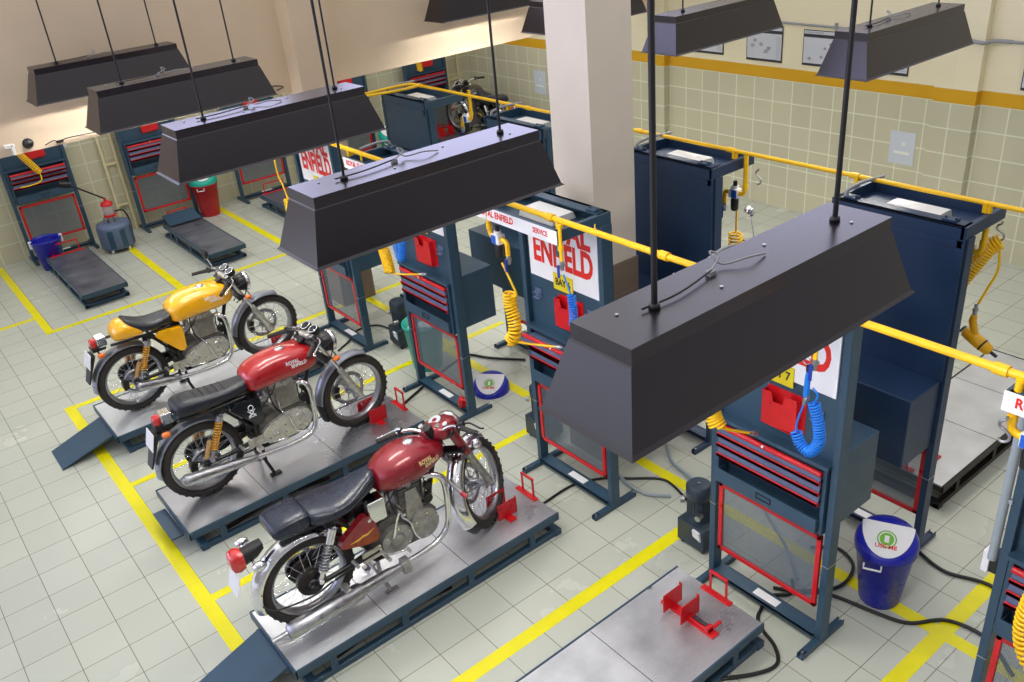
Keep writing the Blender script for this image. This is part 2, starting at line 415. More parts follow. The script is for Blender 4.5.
def motorcycle(name, label, style, paint, loc, rz, steer=0, cowl=False, group=None, emblem=None, lean=0):
    root = thing(name, label, 'motorcycle', loc, rz, 'motorcycles on the lifts')
    root.rotation_euler = (lean, 0, rz)
    gt = style == 'gt'
    WB, R, RF = (1.36, .33, .33) if gt else (1.37, .325, .33)
    rake = math.radians(25); ax = V((-math.sin(rake), 0, math.cos(rake)))       # steering axis pointing up
    A = V((WB, 0, RF)); H = A+ax*.68+V((-.055, 0, -.025))
    S = Matrix.Translation(H) @ Matrix.Rotation(steer, 4, ax) @ Matrix.Translation(-H)
    wheel(root, 'rear_wheel', 0, R, .115 if gt else .1, None, False, not gt)
    wheel(root, 'front_wheel', WB, RF, .1 if gt else .09, S, True, False)
    # ---- frame
    f = MB()
    hd = H-ax*.02
    f.cyl(H-ax*.11, H+ax*.07, .032)
    f.tube(smooth_path([H-ax*.01, (.82, 0, .78), (.55, 0, .755), (.35, 0, .74)], 4), .02)
    f.tube(smooth_path([H-ax*.08, (.955, 0, .6), (.93, 0, .36), (.88, 0, .25)] if gt else [H-ax*.08, (.97, 0, .6), (.93, 0, .42)], 4), .019)
    for s in (1, -1):
        f.tube(smooth_path([(.42, s*.09, .74), (.15, s*.1, .745), (-.12, s*.09, .76)], 4), .014)
        f.tube(smooth_path([(.44, s*.09, .74), (.43, s*.1, .5), (.42, s*.09, .28), (.5, s*.08, .24)], 4), .016)
        f.tube([(.2, s*.1, .745), (.42, s*.1, .45)], .012)
        if gt: f.tube(smooth_path([(.5, s*.08, .24), (.75, s*.08, .235), (.88, s*.05, .26)], 4), .014)
        f.box(.15, .24, s*.1-.01, s*.1+.01, .69, .75)
    f.box(.36, .52, -.07, .07, .42, .72)
    f.tube([(.43, -.11, .47), (.43, .11, .47)], .015)
    f.build('frame', BLK, root)
    sw = MB()
    for s in (1, -1): sw.tube([(.42, s*.08, .33), (.2, s*.105, .325), (-.03, s*.115, R)], [.02, .018, .016], 8)
    sw.cyl((.42, -.11, .33), (.42, .11, .33), .024)
    for s in (1, -1): sw.cyl((0, s*.1, R), (0, s*.135, R), .018, n=6)
    sw.build('swingarm', BLK, root)
    ch = MB().prism(arc(0, R, .1, 90, 270, 10)+[(.45, .29), (.52, .33), (.45, .39)], .1, .125); ch.build('chain_guard', BLK, root)
    for s in (1, -1):
        shock(root, (.185, s*.135, .70), (.035, s*.135, .36), SPRY if gt else STEEL, gt, not gt)
    # ---- engine
    e = MB(); al = ALU if gt else ALUD
    if gt:
        e.prism([(.46, .30), (.52, .24), (.84, .235), (.92, .30), (.915, .42), (.84, .49), (.55, .50), (.46, .44)], -.095, .095)
        e.prism([(.47, .5), (.62, .5), (.6, .56), (.5, .57)], -.06, .06)
    else:
        e.prism([(.44, .30), (.5, .235), (.82, .225), (.93, .30), (.93, .42), (.86, .50), (.60, .52), (.46, .50), (.42, .42)], -.085, .085)
        e.prism([(.5, .5), (.62, .5), (.6, .6), (.52, .57)], -.05, .05)
    en = e.build('engine', ENGD, root, .012)
    c = MB()
    if gt:
        hull = ellipse(.79, .365, .118, .105, 28)
        c.prism([(.46, .33), (.5, .275), (.62, .262), (.79, .262), (.87, .295), (.905, .365), (.875, .44), (.79, .472), (.66, .47), (.53, .43), (.47, .39)], -.13, -.09)
        c.lathe([(.0, -.142), (.045, -.142), (.062, -.13), (.07, -.12)], (.79, 0, .37), 'y', 24)
        c.lathe([(.0, -.138), (.03, -.138), (.04, -.125)], (.57, 0, .35), 'y', 20)
        c.prism(ellipse(.70, .40, .07, .028, 20, .12), -.137, -.12)
    else:
        c.prism(ellipse(.82, .36, .105, .12, 24, .3), -.12, -.08)
        c.prism(ellipse(.6, .35, .115, .105, 24), -.125, -.08)
        c.lathe([(.0, -.137), (.045, -.137), (.06, -.12)], (.6, 0, .35), 'y', 24)
        c.prism([(.7, .43), (.84, .45), (.80, .66), (.72, .66)], -.1, -.05)
        c.lathe([(.0, -.13), (.03, -.13), (.042, -.118)], (.85, 0, .36), 'y', 20)
    co = c.build('engine_cover', POLA if gt else al, en, .01)
    b = MB()
    for s_, x_, z_ in ([(6, .79, .37), (4, .57, .35)] if gt else [(6, .82, .36), (6, .6, .35)]):
        for k in range(s_):
            a = 2*PI*k/s_+.4; rr = .095 if k < 9 else .05
            b.cyl((x_+rr*math.cos(a), -.12, z_+rr*math.sin(a)*.9), (x_+rr*math.cos(a), -.137, z_+rr*math.sin(a)*.9), .007, n=6)
    b.build('cover_bolts', CHROME, co)
    b = MB().tube(smooth_path([(.66, -.12, .50), (.70, -.145, .45), (.71, -.15, .38), (.74, -.145, .30), (.78, -.14, .27)], 5), .0075).cyl((.66, -.12, .5), (.655, -.11, .6), .006)
    b.build('oil_pipe', CHROME, en)
    cy = MB()
    z0, z1 = (.50, .69) if gt else (.52, .68); x0, x1 = (.655, .835) if gt else (.675, .865)
    cy.box(x0+.025, x1-.025, -.06, .06, z0-.02, z1+.03)
    k = z0+.005
    while k < z1:
        cy.box(x0, x1, -.088, .088, k, k+.0065); k += .0175
    cy.prism([(x0+.01, z1), (x1-.005, z1), (x1-.02, z1+.055), (x1-.06, z1+.075), (x0+.05, z1+.07), (x0+.01, z1+.045)], -.075, .075)
    for s in (1, -1):
        cy.cyl((.75, s*.07, z1+.03), (.75, s*.1, z1+.03), .03, .024)
    cy.build('cylinder', al, en, .002)
    cb = MB().cyl((.56, -.02, .635), (.68, -.01, .645), .028).cyl((.58, -.02, .57), (.585, -.02, .70), .026).cyl((.50, -.02, .62), (.56, -.02, .635), .04).cyl((.585, -.02, .7), (.59, -.02, .73), .012)
    cb.build('carburettor', STEEL, en)
    cl = MB()
    for (pp, r_) in [([(.62, -.05, .74), (.60, -.11, .66), (.62, -.11, .55), (.66, -.1, .48)], .006), ([(.7, -.07, .77), (.64, -.1, .7), (.55, -.1, .62), (.47, -.1, .55)], .005), ([(.9, .05, .75), (.9, -.04, .62), (.86, -.07, .52)], .005),
                     ([(.85, -.09, .7), (.83, -.11, .6), (.86, -.11, .5)], .006)]:
        cl.tube(smooth_path(pp, 5), r_, 6)
    cl.box(.42, .50, -.1, -.03, .50, .60); cl.cyl((.88, -.05, .52), (.88, -.1, .52), .035); cl.cyl((.9, -.04, .6), (.9, -.08, .6), .026)
    cl.build('engine_wiring', PLAS, en)
    # ---- exhaust
    for s in ((-1, 1) if False else (-1,)):
        if gt: pp = [(.815, -.04, .66), (.86, -.1, .685), (.90, -.135, .66), (.915, -.15, .59), (.915, -.155, .42), (.90, -.16, .30), (.85, -.165, .235), (.74, -.17, .21), (.58, -.175, .215), (.42, -.185, .235), (.30, -.19, .255)]
        else: pp = [(.85, -.03, .68), (.9, -.09, .70), (.965, -.135, .68), (.99, -.15, .60), (.985, -.155, .42), (.96, -.16, .29), (.88, -.165, .215), (.74, -.175, .19), (.5, -.185, .185)]
        ex = MB().tube(smooth_path(pp, 6), .021, 12).cyl(pp[1], V(pp[1])+V((.01, -.008, .002)), .031).build('exhaust_pipe', CHROME, root)
        if gt:
            P = V((.36, -.19, .245)); Q = V((-.04 if cowl else -.22, -.215, .335)); d = Q-P
            mm = MB().tube([P, P+d*.12, P+d*.3, P+d*.93, P+d*.985, P+d], [.022, .03, .04, .047, .05, .04], 20)
            mm.tube([P+d*.99, Q+d*.02], [.028, .028], 14)
            mm.build('muffler', STEEL, root)
        else:
            P = V((.56, -.19, .187)); Q = V((-.27, -.235, .20)); d = Q-P
            mm = MB().tube([P, P+d*.06, P+d*.12, P+d*.36, P+d*.38, P+d*.94, P+d*.99, P+d], [.024, .03, .038, .04, .056, .056, .044, .02], 20)
            mm.tube([Q, Q+V((-.10, 0, .0))], .017, 10).build('muffler', STEEL, root)
            MB().box(.14, .19, -.235, -.14, .14, .26).build('muffler_clamp', ALUD, root, .01)
            MB().box(.56, .62, -.225, -.15, .13, .23).build('muffler_clamp', ALUD, root, .01)
    # ---- footpegs, stand
    for s in (1, -1):
        b = MB()
        b.cyl((.40 if gt else .47, s*.10, .33), (.40 if gt else .47, s*.24, .33), .014).box(.34, .48, s*.11-.008, s*.11+.008, .29, .37)
        b.build('footpeg', ALU, root, .003)
        MB().cyl((.27, s*.12, .36), (.27, s*.2, .37), .013).build('passenger_footpeg', ALU, root)
    b = MB().tube([(.45, -.15, .345), (.52, -.165, .30), (.60, -.17, .285), (.63, -.185, .29)], .008).cyl((.63, -.18, .29), (.63, -.22, .29), .011)
    b.build('brake_pedal', CHROME, root)
    if not gt: MB().tube(smooth_path([(.56, -.13, .38), (.56, -.16, .42), (.60, -.17, .55), (.62, -.19, .62)], 4), .010).cyl((.62, -.18, .62), (.62, -.25, .62), .012).build('kick_lever', CHROME, root)
    b = MB()
    for s in (1, -1): b.tube([(.45, s*.07, .27), (.44, s*.11, .12), (.47, s*.15, .012)], .014, 8).box(.43, .52, s*.16-.02, s*.16+.02, 0, .018)
    b.tube([(.44, -.11, .12), (.44, .11, .12)], .012)
    b.tube(smooth_path([(.44, .11, .13), (.36, .15, .11), (.30, .17, .13)], 4), .009)
    b.build('centre_stand', BLK if gt else ALUD, root)
    # ---- tank
    if gt:
        tk = MB().loft([(.445, .80, .85, .05), (.452, .765, .88, .10), (.475, .745, .91, .132), (.53, .735, .945, .148), (.63, .738, .972, .152), (.72, .742, .977, .15), (.79, .742, .977, .158), (.84, .742, .975, .165), (.92, .746, .965, .162), (1.0, .755, .945, .15), (1.05, .775, .915, .12), (1.065, .81, .88, .06)], 3.2).build('fuel_tank', paint, root, sub=1)
        cap = (.80, .975)
    else:
        tk = MB().loft([(.535, .76, .80, .03), (.545, .73, .835, .07), (.575, .71, .875, .11), (.64, .69, .92, .152), (.73, .69, .948, .172), (.83, .70, .955, .172), (.93, .722, .935, .155), (1.01, .745, .90, .115), (1.06, .765, .87, .08), (1.085, .79, .845, .04)], 2.3).build('fuel_tank', paint, root, sub=1)
        cap = (.85, .945)
    MB().lathe([(0, .014), (.022, .016), (.034, .010), (.038, 0), (.038, -.01), (0, -.01)], (cap[0], 0, cap[1]), 'z', 24).build('filler_cap', CHROME, tk)
    mm = SIGNW if gt else mat('gold_lettering', srgb(225, 200, 150), .4)
    for s in (-1, 1):
        xd = (1, 0, 0) if s < 0 else (-1, 0, 0); y = s*(.1675 if gt else .163)
        up = V((0, 0, 1)) if gt else V((0, -s*.3, 1)); x_ = .86 if gt else .91
        for w_, dx, dz in (('ROYAL', -.035, .018), ('ENFIELD', .015, -.016)):
            ty = y if gt else s*(.1625+(.003 if dz < 0 else -.008))
            text('tank_lettering', w_, .041 if gt else .038, mm, tk, frame((x_+dx*(1 if s < 0 else -1), ty, (.88 if gt else .845)+dz), xd, up), .002, .0014, .82, space=1.06, wrap=(tk, s))
    # ---- seat
    if cowl:
        st = MB().loft([(.045, .88, .93, .07), (.06, .84, .942, .10), (.09, .80, .925, .12), (.15, .775, .885, .128), (.22, .76, .85, .132), (.32, .755, .84, .125), (.42, .76, .85, .105), (.49, .77, .86, .08), (.50, .80, .84, .04)], 3).build('seat', SEATM, root, sub=1)
        MB().loft([(-.08, .78, .815, .05), (-.07, .76, .86, .10), (-.03, .755, .905, .125), (.02, .752, .928, .132), (.07, .75, .915, .134), (.14, .75, .865, .134), (.19, .755, .80, .125)], 2.8).build('seat_cowl', paint, root, sub=1)
    elif gt:
        st = MB().loft([(-.11, .79, .86, .08), (-.10, .765, .885, .11), (-.06, .755, .90, .125), (.04, .755, .895, .128), (.15, .76, .872, .128), (.3, .757, .857, .12), (.42, .76, .86, .10), (.485, .77, .865, .08), (.495, .80, .845, .05)], 3.2).build('seat', SEATM, root, sub=1)
        rb = MB()
        for k in range(7):
            x = -.04+k*.055; zt = .899-(.03*max(0, k-.5)/6)
            rb.tube([(x, -.085, zt-.014), (x, -.05, zt-.004), (x, 0, zt-.001), (x, .05, zt-.004), (x, .085, zt-.014)], .003, 6)
        rb.build('seat_stitching', PLAS, st)
    else:
        st = MB().loft([(.055, .77, .85, .12), (.07, .75, .862, .145), (.14, .74, .85, .165), (.22, .735, .835, .17), (.31, .735, .828, .16), (.40, .745, .845, .125), (.48, .755, .872, .095), (.545, .77, .892, .075), (.56, .80, .88, .045)], 2.8).build('seat', SEATB, root, sub=1)
        MB().loft([(-.17, .79, .835, .10), (-.16, .765, .86, .13), (-.11, .75, .875, .14), (-.02, .75, .88, .142), (.05, .755, .878, .14), (.08, .77, .865, .12)], 3.4).build('pillion_seat', SEATB, st, sub=1)
        MB().tube(smooth_path([(-.14, -.122, .845), (-.06, -.134, .862), (.06, -.13, .862)], 4), .004).tube(smooth_path([(.08, -.145, .82), (.22, -.158, .81), (.38, -.13, .815), (.52, -.08, .86)], 4), .004).build('seat_piping', PLAS, st)
    # ---- side panels
    for s in (-1, 1):
        if gt:
            poly = [(.26, .70), (.31, .735), (.50, .72), (.51, .69), (.505, .50), (.475, .475), (.44, .485)]
            sp = MB().prism(poly, s*.105, s*.14).build('side_panel', paint if cowl else PB, root, .012)
            if not cowl:
                em = MB(); y = s*.1415
                for cx_, cz_, a_, b_ in ((.42, .655, .02, .022), (.42, .615, .015, .012), (.42, .585, .028, .01)):
                    P = ellipse(cx_, cz_, a_, b_, 16); em.tube([(u, y, w) for u, w in P], .0035, 5, closed=True)
                em.tube([(.39, y, .57), (.45, y, .635)], .004, 5).tube([(.45, y, .57), (.39, y, .635)], .004, 5)
                em.build('panel_emblem', SIGNW, sp)
        else:
            poly = [(.20, .52), (.24, .50), (.38, .455), (.46, .45), (.475, .50), (.455, .60), (.41, .665), (.385, .67), (.22, .565)]
            sp = MB().prism(poly, s*.10, s*.15).build('side_panel', paint, root, .018)
            em = MB(); y = s*.1515
            em.prism([(.27, .522), (.33, .520), (.36, .53), (.39, .528), (.445, .558), (.39, .540), (.36, .542), (.33, .532)], y-.002, y+.002)
            em.build('winged_emblem', mat('gold_wing', srgb(225, 180, 60), .4), sp)
            MB().cyl((.42, s*.15, .63), (.42, s*.158, .63), .013, n=14).build('panel_screw', CHROME, sp)
    if not gt:
        bx = MB().box(.435, .56, -.125, -.02, .56, .72).build('battery_cover', mat('mirror_cover', srgb(225, 225, 222), .12, 1), root, .008)
    # ---- rear guard, lights
    if gt:
        fender(root, 'rear_fender', SILV, 0, R, R+.03, .12, 62, 182, None)
        b = MB().hexa([(-.235, -.06, .74), (-.20, -.06, .735), (-.20, .06, .735), (-.235, .06, .74)], [(-.245, -.06, .76), (-.21, -.06, .78), (-.21, .06, .78), (-.245, .06, .76)])
        b.hexa([(-.385, -.055, .44), (-.37, -.055, .44), (-.37, .055, .44), (-.385, .055, .44)], [(-.29, -.07, .70), (-.26, -.07, .70), (-.26, .07, .70), (-.29, .07, .70)])
        b.box(-.27, -.15, -.05, .05, .72, .76)
        b.build('mudflap', PLAS, root, .006)
        MB().loft([(-.268, .765, .81, .018), (-.26, .75, .825, .038), (-.235, .745, .83, .046), (-.205, .75, .828, .044)], 3).build('tail_light', LREDL, root)
        MB().box(-.215, -.13, -.055, .055, .75, .84).build('tail_light_housing', CHROME, root, .008)
        npz = (-.30, .66)
        ind = [(-.22, .10, .70)]
    else:
        fender(root, 'rear_fender', CHROME, 0, R, R+.046, .14, 40, 192, None, crown=.045)
        MB().loft([(-.43, .665, .725, .03), (-.42, .635, .755, .055), (-.385, .625, .765, .065), (-.35, .635, .755, .06)], 3.4).build('tail_light', LREDL, root)
        MB().loft([(-.36, .645, .745, .05), (-.27, .665, .755, .045), (-.22, .70, .76, .035)], 3).build('tail_light_housing', PLAS, root)
        npz = (-.41, .56)
        ind = [(-.31, .14, .69)]
    n_ = MB().hexa([(npz[0]-.045, -.08, npz[1]-.07), (npz[0]-.04, -.08, npz[1]-.07), (npz[0]-.04, .08, npz[1]-.07), (npz[0]-.045, .08, npz[1]-.07)],
                   [(npz[0]-.005, -.08, npz[1]+.06), (npz[0], -.08, npz[1]+.06), (npz[0], .08, npz[1]+.06), (npz[0]-.005, .08, npz[1]+.06)]).build('number_plate', WHITE, root)
    for x_, y_, z_ in ind:
        for s in (1, -1):
            q = MB().cyl((x_, 0, z_), (x_, s*(y_-.02), z_), .009).build('indicator', BLK if gt else CHROME, root)
            if gt: MB().lathe([(0, .05), (.018, .048), (.024, .03), (.024, 0), (.012, -.012), (0, -.014)], (x_-.02, s*y_, z_), 'x', 16).build('indicator_lens', LORG, q)
            else: MB().lathe([(0, -.03), (.02, -.026), (.032, 0), (.03, .03), (.015, .055), (0, .06)], (x_, s*y_, z_), 'x', 16).build('indicator_lens', CHROME, q)
    # ---- front end (steered)
    fk = MB(S); yo = .1 if gt else .095
    for s in (1, -1):
        lo = A+V((0, s*yo, 0)); up = lo+ax*(.76 if gt else .70)
        fk.cyl(lo+ax*.26, up, .0175, n=14)
    fk.build('front_fork', CHROME, root)
    sl = MB(S)
    for s in (1, -1):
        lo = A+V((0, s*yo, 0))
        sl.tube([lo-ax*.03, lo+ax*.02, lo+ax*.32, lo+ax*.34], [.02, .027, .026, .022], 14)
        if not gt: sl.tube([lo+ax*.33, lo+ax*.37], [.032, .032], 14)
    sl.cyl(A+V((0, -yo-.02, 0)), A+V((0, yo+.02, 0)), .012)
    sl.build('fork_slider', ALU if gt else ALUD, root)
    tc = MB(S)
    for h in (.50, .72) if gt else (.45, .63):
        tc = MB(S); c = A+ax*h; xd = V((math.cos(rake), 0, math.sin(rake)))
        poly = [c+V((0, s*(yo+.035), 0))+xd*t for s, t in ((-1, -.03), (-1, .03), (1, .03), (1, -.03))]
        b0 = [q-ax*.012-(xd*.03 if True else 0) for q in poly]; tc.hexa(b0, [q+ax*.024 for q in b0])
        tc.build('triple_clamp', BLK, root, .005)
    if not gt:
        cv = MB(S)
        for s in (1, -1):
            lo = A+V((0, s*yo, 0)); cv.tube([lo+ax*.38, lo+ax*.6], [.034, .034], 14)
        cv.build('fork_cover', paint, root)
    # front guard
    if gt:
        fender(root, 'front_fender', SILV, WB, RF, RF+.035, .13, 64, 176, S, crown=.02)
        fender(root, 'front_mudflap', PLAS, WB, RF, RF+.034, .12, 176, 204, S, 6)
    else:
        fender(root, 'front_fender', CHROME, WB, RF, RF+.045, .135, 62, 208, S, crown=.05)
        fender(root, 'front_mudflap', PLAS, WB, RF, RF+.04, .12, 206, 224, S, 5, crown=.04)
        MB(S).tube([A+V((-.01, -.12, .0)), V((WB-.13, -.075, RF+.33))], .006).tube([A+V((-.01, .12, .0)), V((WB-.13, .075, RF+.33))], .006).build('fender_stay', CHROME, root)
    # headlight
    hl = A+ax*.60+V((.10 if gt else .085, 0, .0)) if gt else A+ax*.60+V((.09, 0, .01))
    tl = Matrix.Translation(hl) @ Matrix.Rotation(.06, 4, 'Y')
    if gt:
        h_ = MB(S @ tl).lathe([(0, -.10), (.04, -.095), (.07, -.06), (.085, -.01), (.088, .02)], (0, 0, 0), 'x', 28).build('headlight', PLAS, root)
    else:
        h_ = MB(S @ tl).loft([(-.20, -.01, .05, .06), (-.17, -.04, .075, .11), (-.08, -.07, .09, .135), (.0, -.09, .085, .115), (.04, -.093, .075, .095)], 2.4).build('headlight', paint, root, sub=1)
    MB(S @ tl).lathe([(.086, 0), (.094, .01), (.096, .03), (.09, .036), (.082, .034)], (.015 if gt else .03, 0, 0 if gt else -.01), 'x', 32).build('headlight_ring', CHROME, h_)
    MB(S @ tl).lathe([(0, .062), (.04, .058), (.075, .042), (.084, .03)], (.015 if gt else .03, 0, 0 if gt else -.01), 'x', 32).build('headlight_lens', GLASS, h_)
    # gauges
    gx = V((-.42, 0, .9)).normalized()
    if gt:
        for s in (1, -1):
            c = A+ax*.74+V((.045, s*.058, .045))
            g = MB(S).tube([c-gx*.05, c-gx*.04, c, c+gx*.008], [.03, .042, .046, .044], 24).build('gauge', PLAS, root)
            MB(S).tube([c+gx*.004, c+gx*.0095], .041, 24).build('gauge_dial', DIAL, g)
            MB(S).tube([c+gx*.0092, c+gx*.0103], .035, 24).build('gauge_face', DIALK, g)
            MB(S).tube([c+(gx.orthogonal().normalized()*math.cos(t)+gx.cross(gx.orthogonal().normalized())*math.sin(t))*.043+gx*.009 for t in (2*PI*k/24 for k in range(24))], .0022, 6, closed=True).build('gauge_ring', CHROME, g)
        MB(S @ Matrix.Translation(A+ax*.72+V((.01, 0, .02)))).box(-.05, .06, -.07, .07, -.02, .02).build('clamp_cover', ALU, root, .01)
    else:
        c = hl+V((-.09, 0, .086)); g2 = V((-.3, 0, 1)).normalized()
        g = MB(S).tube([c-g2*.02, c+g2*.008], [.05, .048], 28).build('gauge', CHROME, root)
        MB(S).tube([c, c+g2*.0095], .043, 28).build('gauge_dial', DIAL, g)
        MB(S).tube([c+g2*.0095, c+g2*.0105], .018, 20).build('gauge_face', PM, g)
        for s in (1, -1): MB(S).tube([hl+V((-.15, s*.05, .065)), hl+V((-.155, s*.05, .085))], .018, 16).build('pilot_lamp', CHROME, g)
    # bars
    if gt:
        for s in (1, -1):
            a = A+ax*.735+V((0, s*(yo+.01), .0)); b_ = a+V((-.02, s*.05, .008)); g0 = b_+V((-.045, s*.06, -.005)); g1 = g0+V((-.115, s*.10, -.035))
            hb = MB(S).tube([a, b_, g1], .0115).cyl(a-ax*.02, a+ax*.02, .027).build('handlebar', BLK, root)
            MB(S).tube([g0, g0.lerp(g1, .1), g1], [.018, .0165, .017], 14).build('grip', RUB, hb)
            MB(S).tube([g0+V((0, 0, -.02)), g0+V((.02, 0, .02))], .024).tube([g0.lerp(b_, .4)-V((.015, 0, 0)), g0.lerp(b_, .4)+V((.03, 0, 0))], .018).build('switch_housing', PLAS, hb)
            MB(S).tube(smooth_path([b_+V((.03, 0, .005)), g0+V((.055, s*.01, -.0)), g1+V((.05, s*.0, .005)), g1+V((.055, s*.02, .0))], 4), [.008]*9+[.0065]*3+[.009], 8).build('lever', CHROME, hb)
    else:
        ctr = A+ax*.65+V((-.05, 0, .0))
        for s in (1, -1):
            pp = smooth_path([ctr, ctr+V((.0, s*.07, .01)), ctr+V((.0, s*.15, .035)), ctr+V((-.03, s*.23, .04)), ctr+V((-.10, s*.385, .02))], 6)
            hb = MB(S).tube(pp, .0125, 10).build('handlebar', CHROME, root)
            g1 = V(pp[-1]); g0 = ctr+V((-.03, s*.23, .04)); g0 = g0.lerp(g1, .15)
            MB(S).tube([g0, g0.lerp(g1, .3), g1], [.0185, .0175, .0175], 14).build('grip', RUB, hb)
            MB(S).tube([g0-V((-.02, s*.02, -.02)), g0-V((-.015, s*.02, .02))], .024).build('switch_housing', PLAS, hb)
            MB(S).tube(smooth_path([g0+V((.03, -s*.02, .0)), g0+V((.06, s*.03, 0)), g1+V((.065, 0, 0)), g1+V((.06, s*.03, .0))], 4), .0065, 8).cyl(g0+V((.03, -s*.03, .012)), g0+V((.03, s*.01, .012)), .018).build('lever', PLAS if s < 0 else CHROME, hb)
    # front indicators
    for s in (1, -1):
        c = A+ax*.5+V((.0, s*(yo+.02), 0)) if gt else V((1.02, s*.06, .62))
        e_ = c+V((.02, s*.06, 0)) if gt else V((1.06, s*.27, .55))
        q = MB(S if gt else None).tube([c, e_], .008 if gt else .0125).build('indicator' if gt else 'crash_bar', BLK if gt else ALUD, root)
        if gt: MB(S).lathe([(0, -.03), (.02, -.026), (.024, .0), (.024, .02), (.012, .032), (0, .034)], tuple(e_), 'x', 16).build('indicator_lens', LORG, q)
        else: MB().tube([e_+V((-.004, -s*.025, .005)), e_+V((.004, s*.02, -.006))], .018, 12).build('end_cap', PR, q)
    if not gt:
        for s in (1, -1):
            b = MB(S); c = A+ax*.40+V((.05, s*.11, 0)); b.lathe([(0, -.035), (.025, -.03), (.036, 0), (.036, .022), (.02, .04), (0, .045)], tuple(c+V((.02, s*.035, 0))), 'x', 18).cyl(c-V((.05, s*.02, 0)), c+V((.02, s*.035, 0)), .01)
            b.build('fog_lamp', CHROME, root)
        for s in (-1,): MB().prism([(.12, .33), (.3, .36), (.45, .37), (.45, .355), (.3, .345), (.12, .315)], -.155, -.15).tube(smooth_path([(.1, -.16, .33), (-.05, -.17, .31), (-.28, -.16, .34), (-.34, -.12, .38)], 5), .006).build('sari_guard', PLAS, root)
    # brake hose + control cables
    b = MB(S)
    b.tube(smooth_path([A+ax*.6+V((.04, -.06, 0)), A+ax*.5+V((.09, -.05, -.03)), A+ax*.3+V((.04, .06, 0)), A+ax*.14+V((-.03, .1, 0))], 6), .005, 6)
    b.tube(smooth_path([A+ax*.66+V((.0, -.2, 0)), A+ax*.62+V((.1, -.13, .02)), A+ax*.48+V((.03, -.07, 0)), A+ax*.4+V((-.09, -.03, 0))], 6), .005, 6)
    b.tube(smooth_path([A+ax*.66+V((.0, .2, 0)), A+ax*.62+V((.1, .13, .02)), A+ax*.48+V((.03, .07, 0)), A+ax*.4+V((-.09, .03, 0))], 6), .005, 6)
    b.build('control_cables', PLAS, root)
    return root, S, A, ax
def mirror(root, S, A, ax, s, m=None, up=.13):
    a = A+ax*.74+V((-.02, s*.17, .0)); c = a+V((-.02, s*.07, up+.04))
    o = MB(S).tube(smooth_path([a, a+V((.0, s*.02, up*.6)), c], 4), .005).build('mirror', CHROME, root)
    MB(S).lathe([(0, .035), (.025, .03), (.045, .015), (.054, 0), (.056, -.006), (0, -.008)], tuple(c+V((0, s*.02, .03))), 'x', 24).build('mirror_head', m or CHROME, o)

# ---------------------------------------------------------------- room
T = .03
FLOORM = tile_mat('floor_tiles', srgb(186, 190, 178), srgb(122, 114, 97), (0, 1), (.045, .0), (.3, .3033), .22, .0042, .03, stain=.03)
tileg = srgb(200, 196, 168); bandc = srgb(214, 162, 14); crm = srgb(238, 228, 196)
WXM = tile_mat('wall_tiles_back', tileg, srgb(226, 230, 208), (1, 2), (.15+.14, 1.69-6*.283), (.2945, .283), .3, .012, .04, (1.69, 1.84, bandc), crm)
WYM = tile_mat('wall_tiles_left', tileg, srgb(218, 222, 200), (0, 2), (.1, 1.69-6*.283), (.2945, .283), .3, .012, .04, (1.69, 1.84, bandc), crm)
fl = struct(MB().box(-3, 9.9, -2.5, 14.0, -.12, 0).build('floor', FLOORM))
for x0, x1, y0, y1 in [(.845, .945, 2.0, 8.85), (.945, 4.9, 8.76, 8.84), (.945, 5.0, 6.975, 7.05), (.945, 4.175, 5.15, 5.225), (.945, 4.175, 3.32, 3.42), (2.2, 5.4, 1.585, 1.685),
                       (4.175, 4.27, -.5, 1.585), (4.175, 4.27, 1.685, 6.975), (4.26, 4.35, 7.05, 8.76), (1.24, 5.6, 10.85, 10.93), (-.5, 1.15, 11.44, 11.52), (1.15, 1.24, 10.85, 13.8), (2.76, 2.86, 10.93, 13.3), (4.37, 4.47, 10.93, 13.75),
                       (5.0, 7.6, 3.32, 3.41), (5.0, 7.6, 5.15, 5.23)]:
    MB().box(x0, x1, y0, y1, 0, .0015).build('line_marking', TAPE, fl)
struct(MB().box(9.7, 9.9, 4.44, 14.0, 0, 4.7).box(9.74, 9.9, -2.5, 4.44, 0, 4.7).build('wall_back', WXM))
struct(MB().box(9.655, 9.72, 4.445, 4.92, 0, 4.7).build('trim_1', WXM))
struct(MB().box(9.60, 9.72, 8.86, 9.12, 0, 4.7).build('trim_2', WXM))
struct(MB().box(-3, 9.7, 13.85, 14.0, 0, 4.7).build('wall_left', WYM))
struct(MB().box(-3, 9.7, 9.02, 9.30, 2.47, 4.02).build('trim_3', CREAM))
PILT = tile_mat('pillar_tiles', srgb(138, 118, 102), srgb(160, 146, 128), (0, 2), (.05, .2), (.5, .42), .4, .004, .02)
for k, yy in enumerate((4.36, 8.75)):
    p = struct(MB().box(4.0, 4.41, yy, yy+.41, 1.71, 4.7).build('trim_%d' % (k+4), CREAM if k else mat('pillar_paint', srgb(236, 224, 210), .6, 0, .03, 3), None, .004))
    MB().box(3.99, 4.42, yy-.01, yy+.42, 0, 1.71).build('tiled_base', PILT, p, .004)
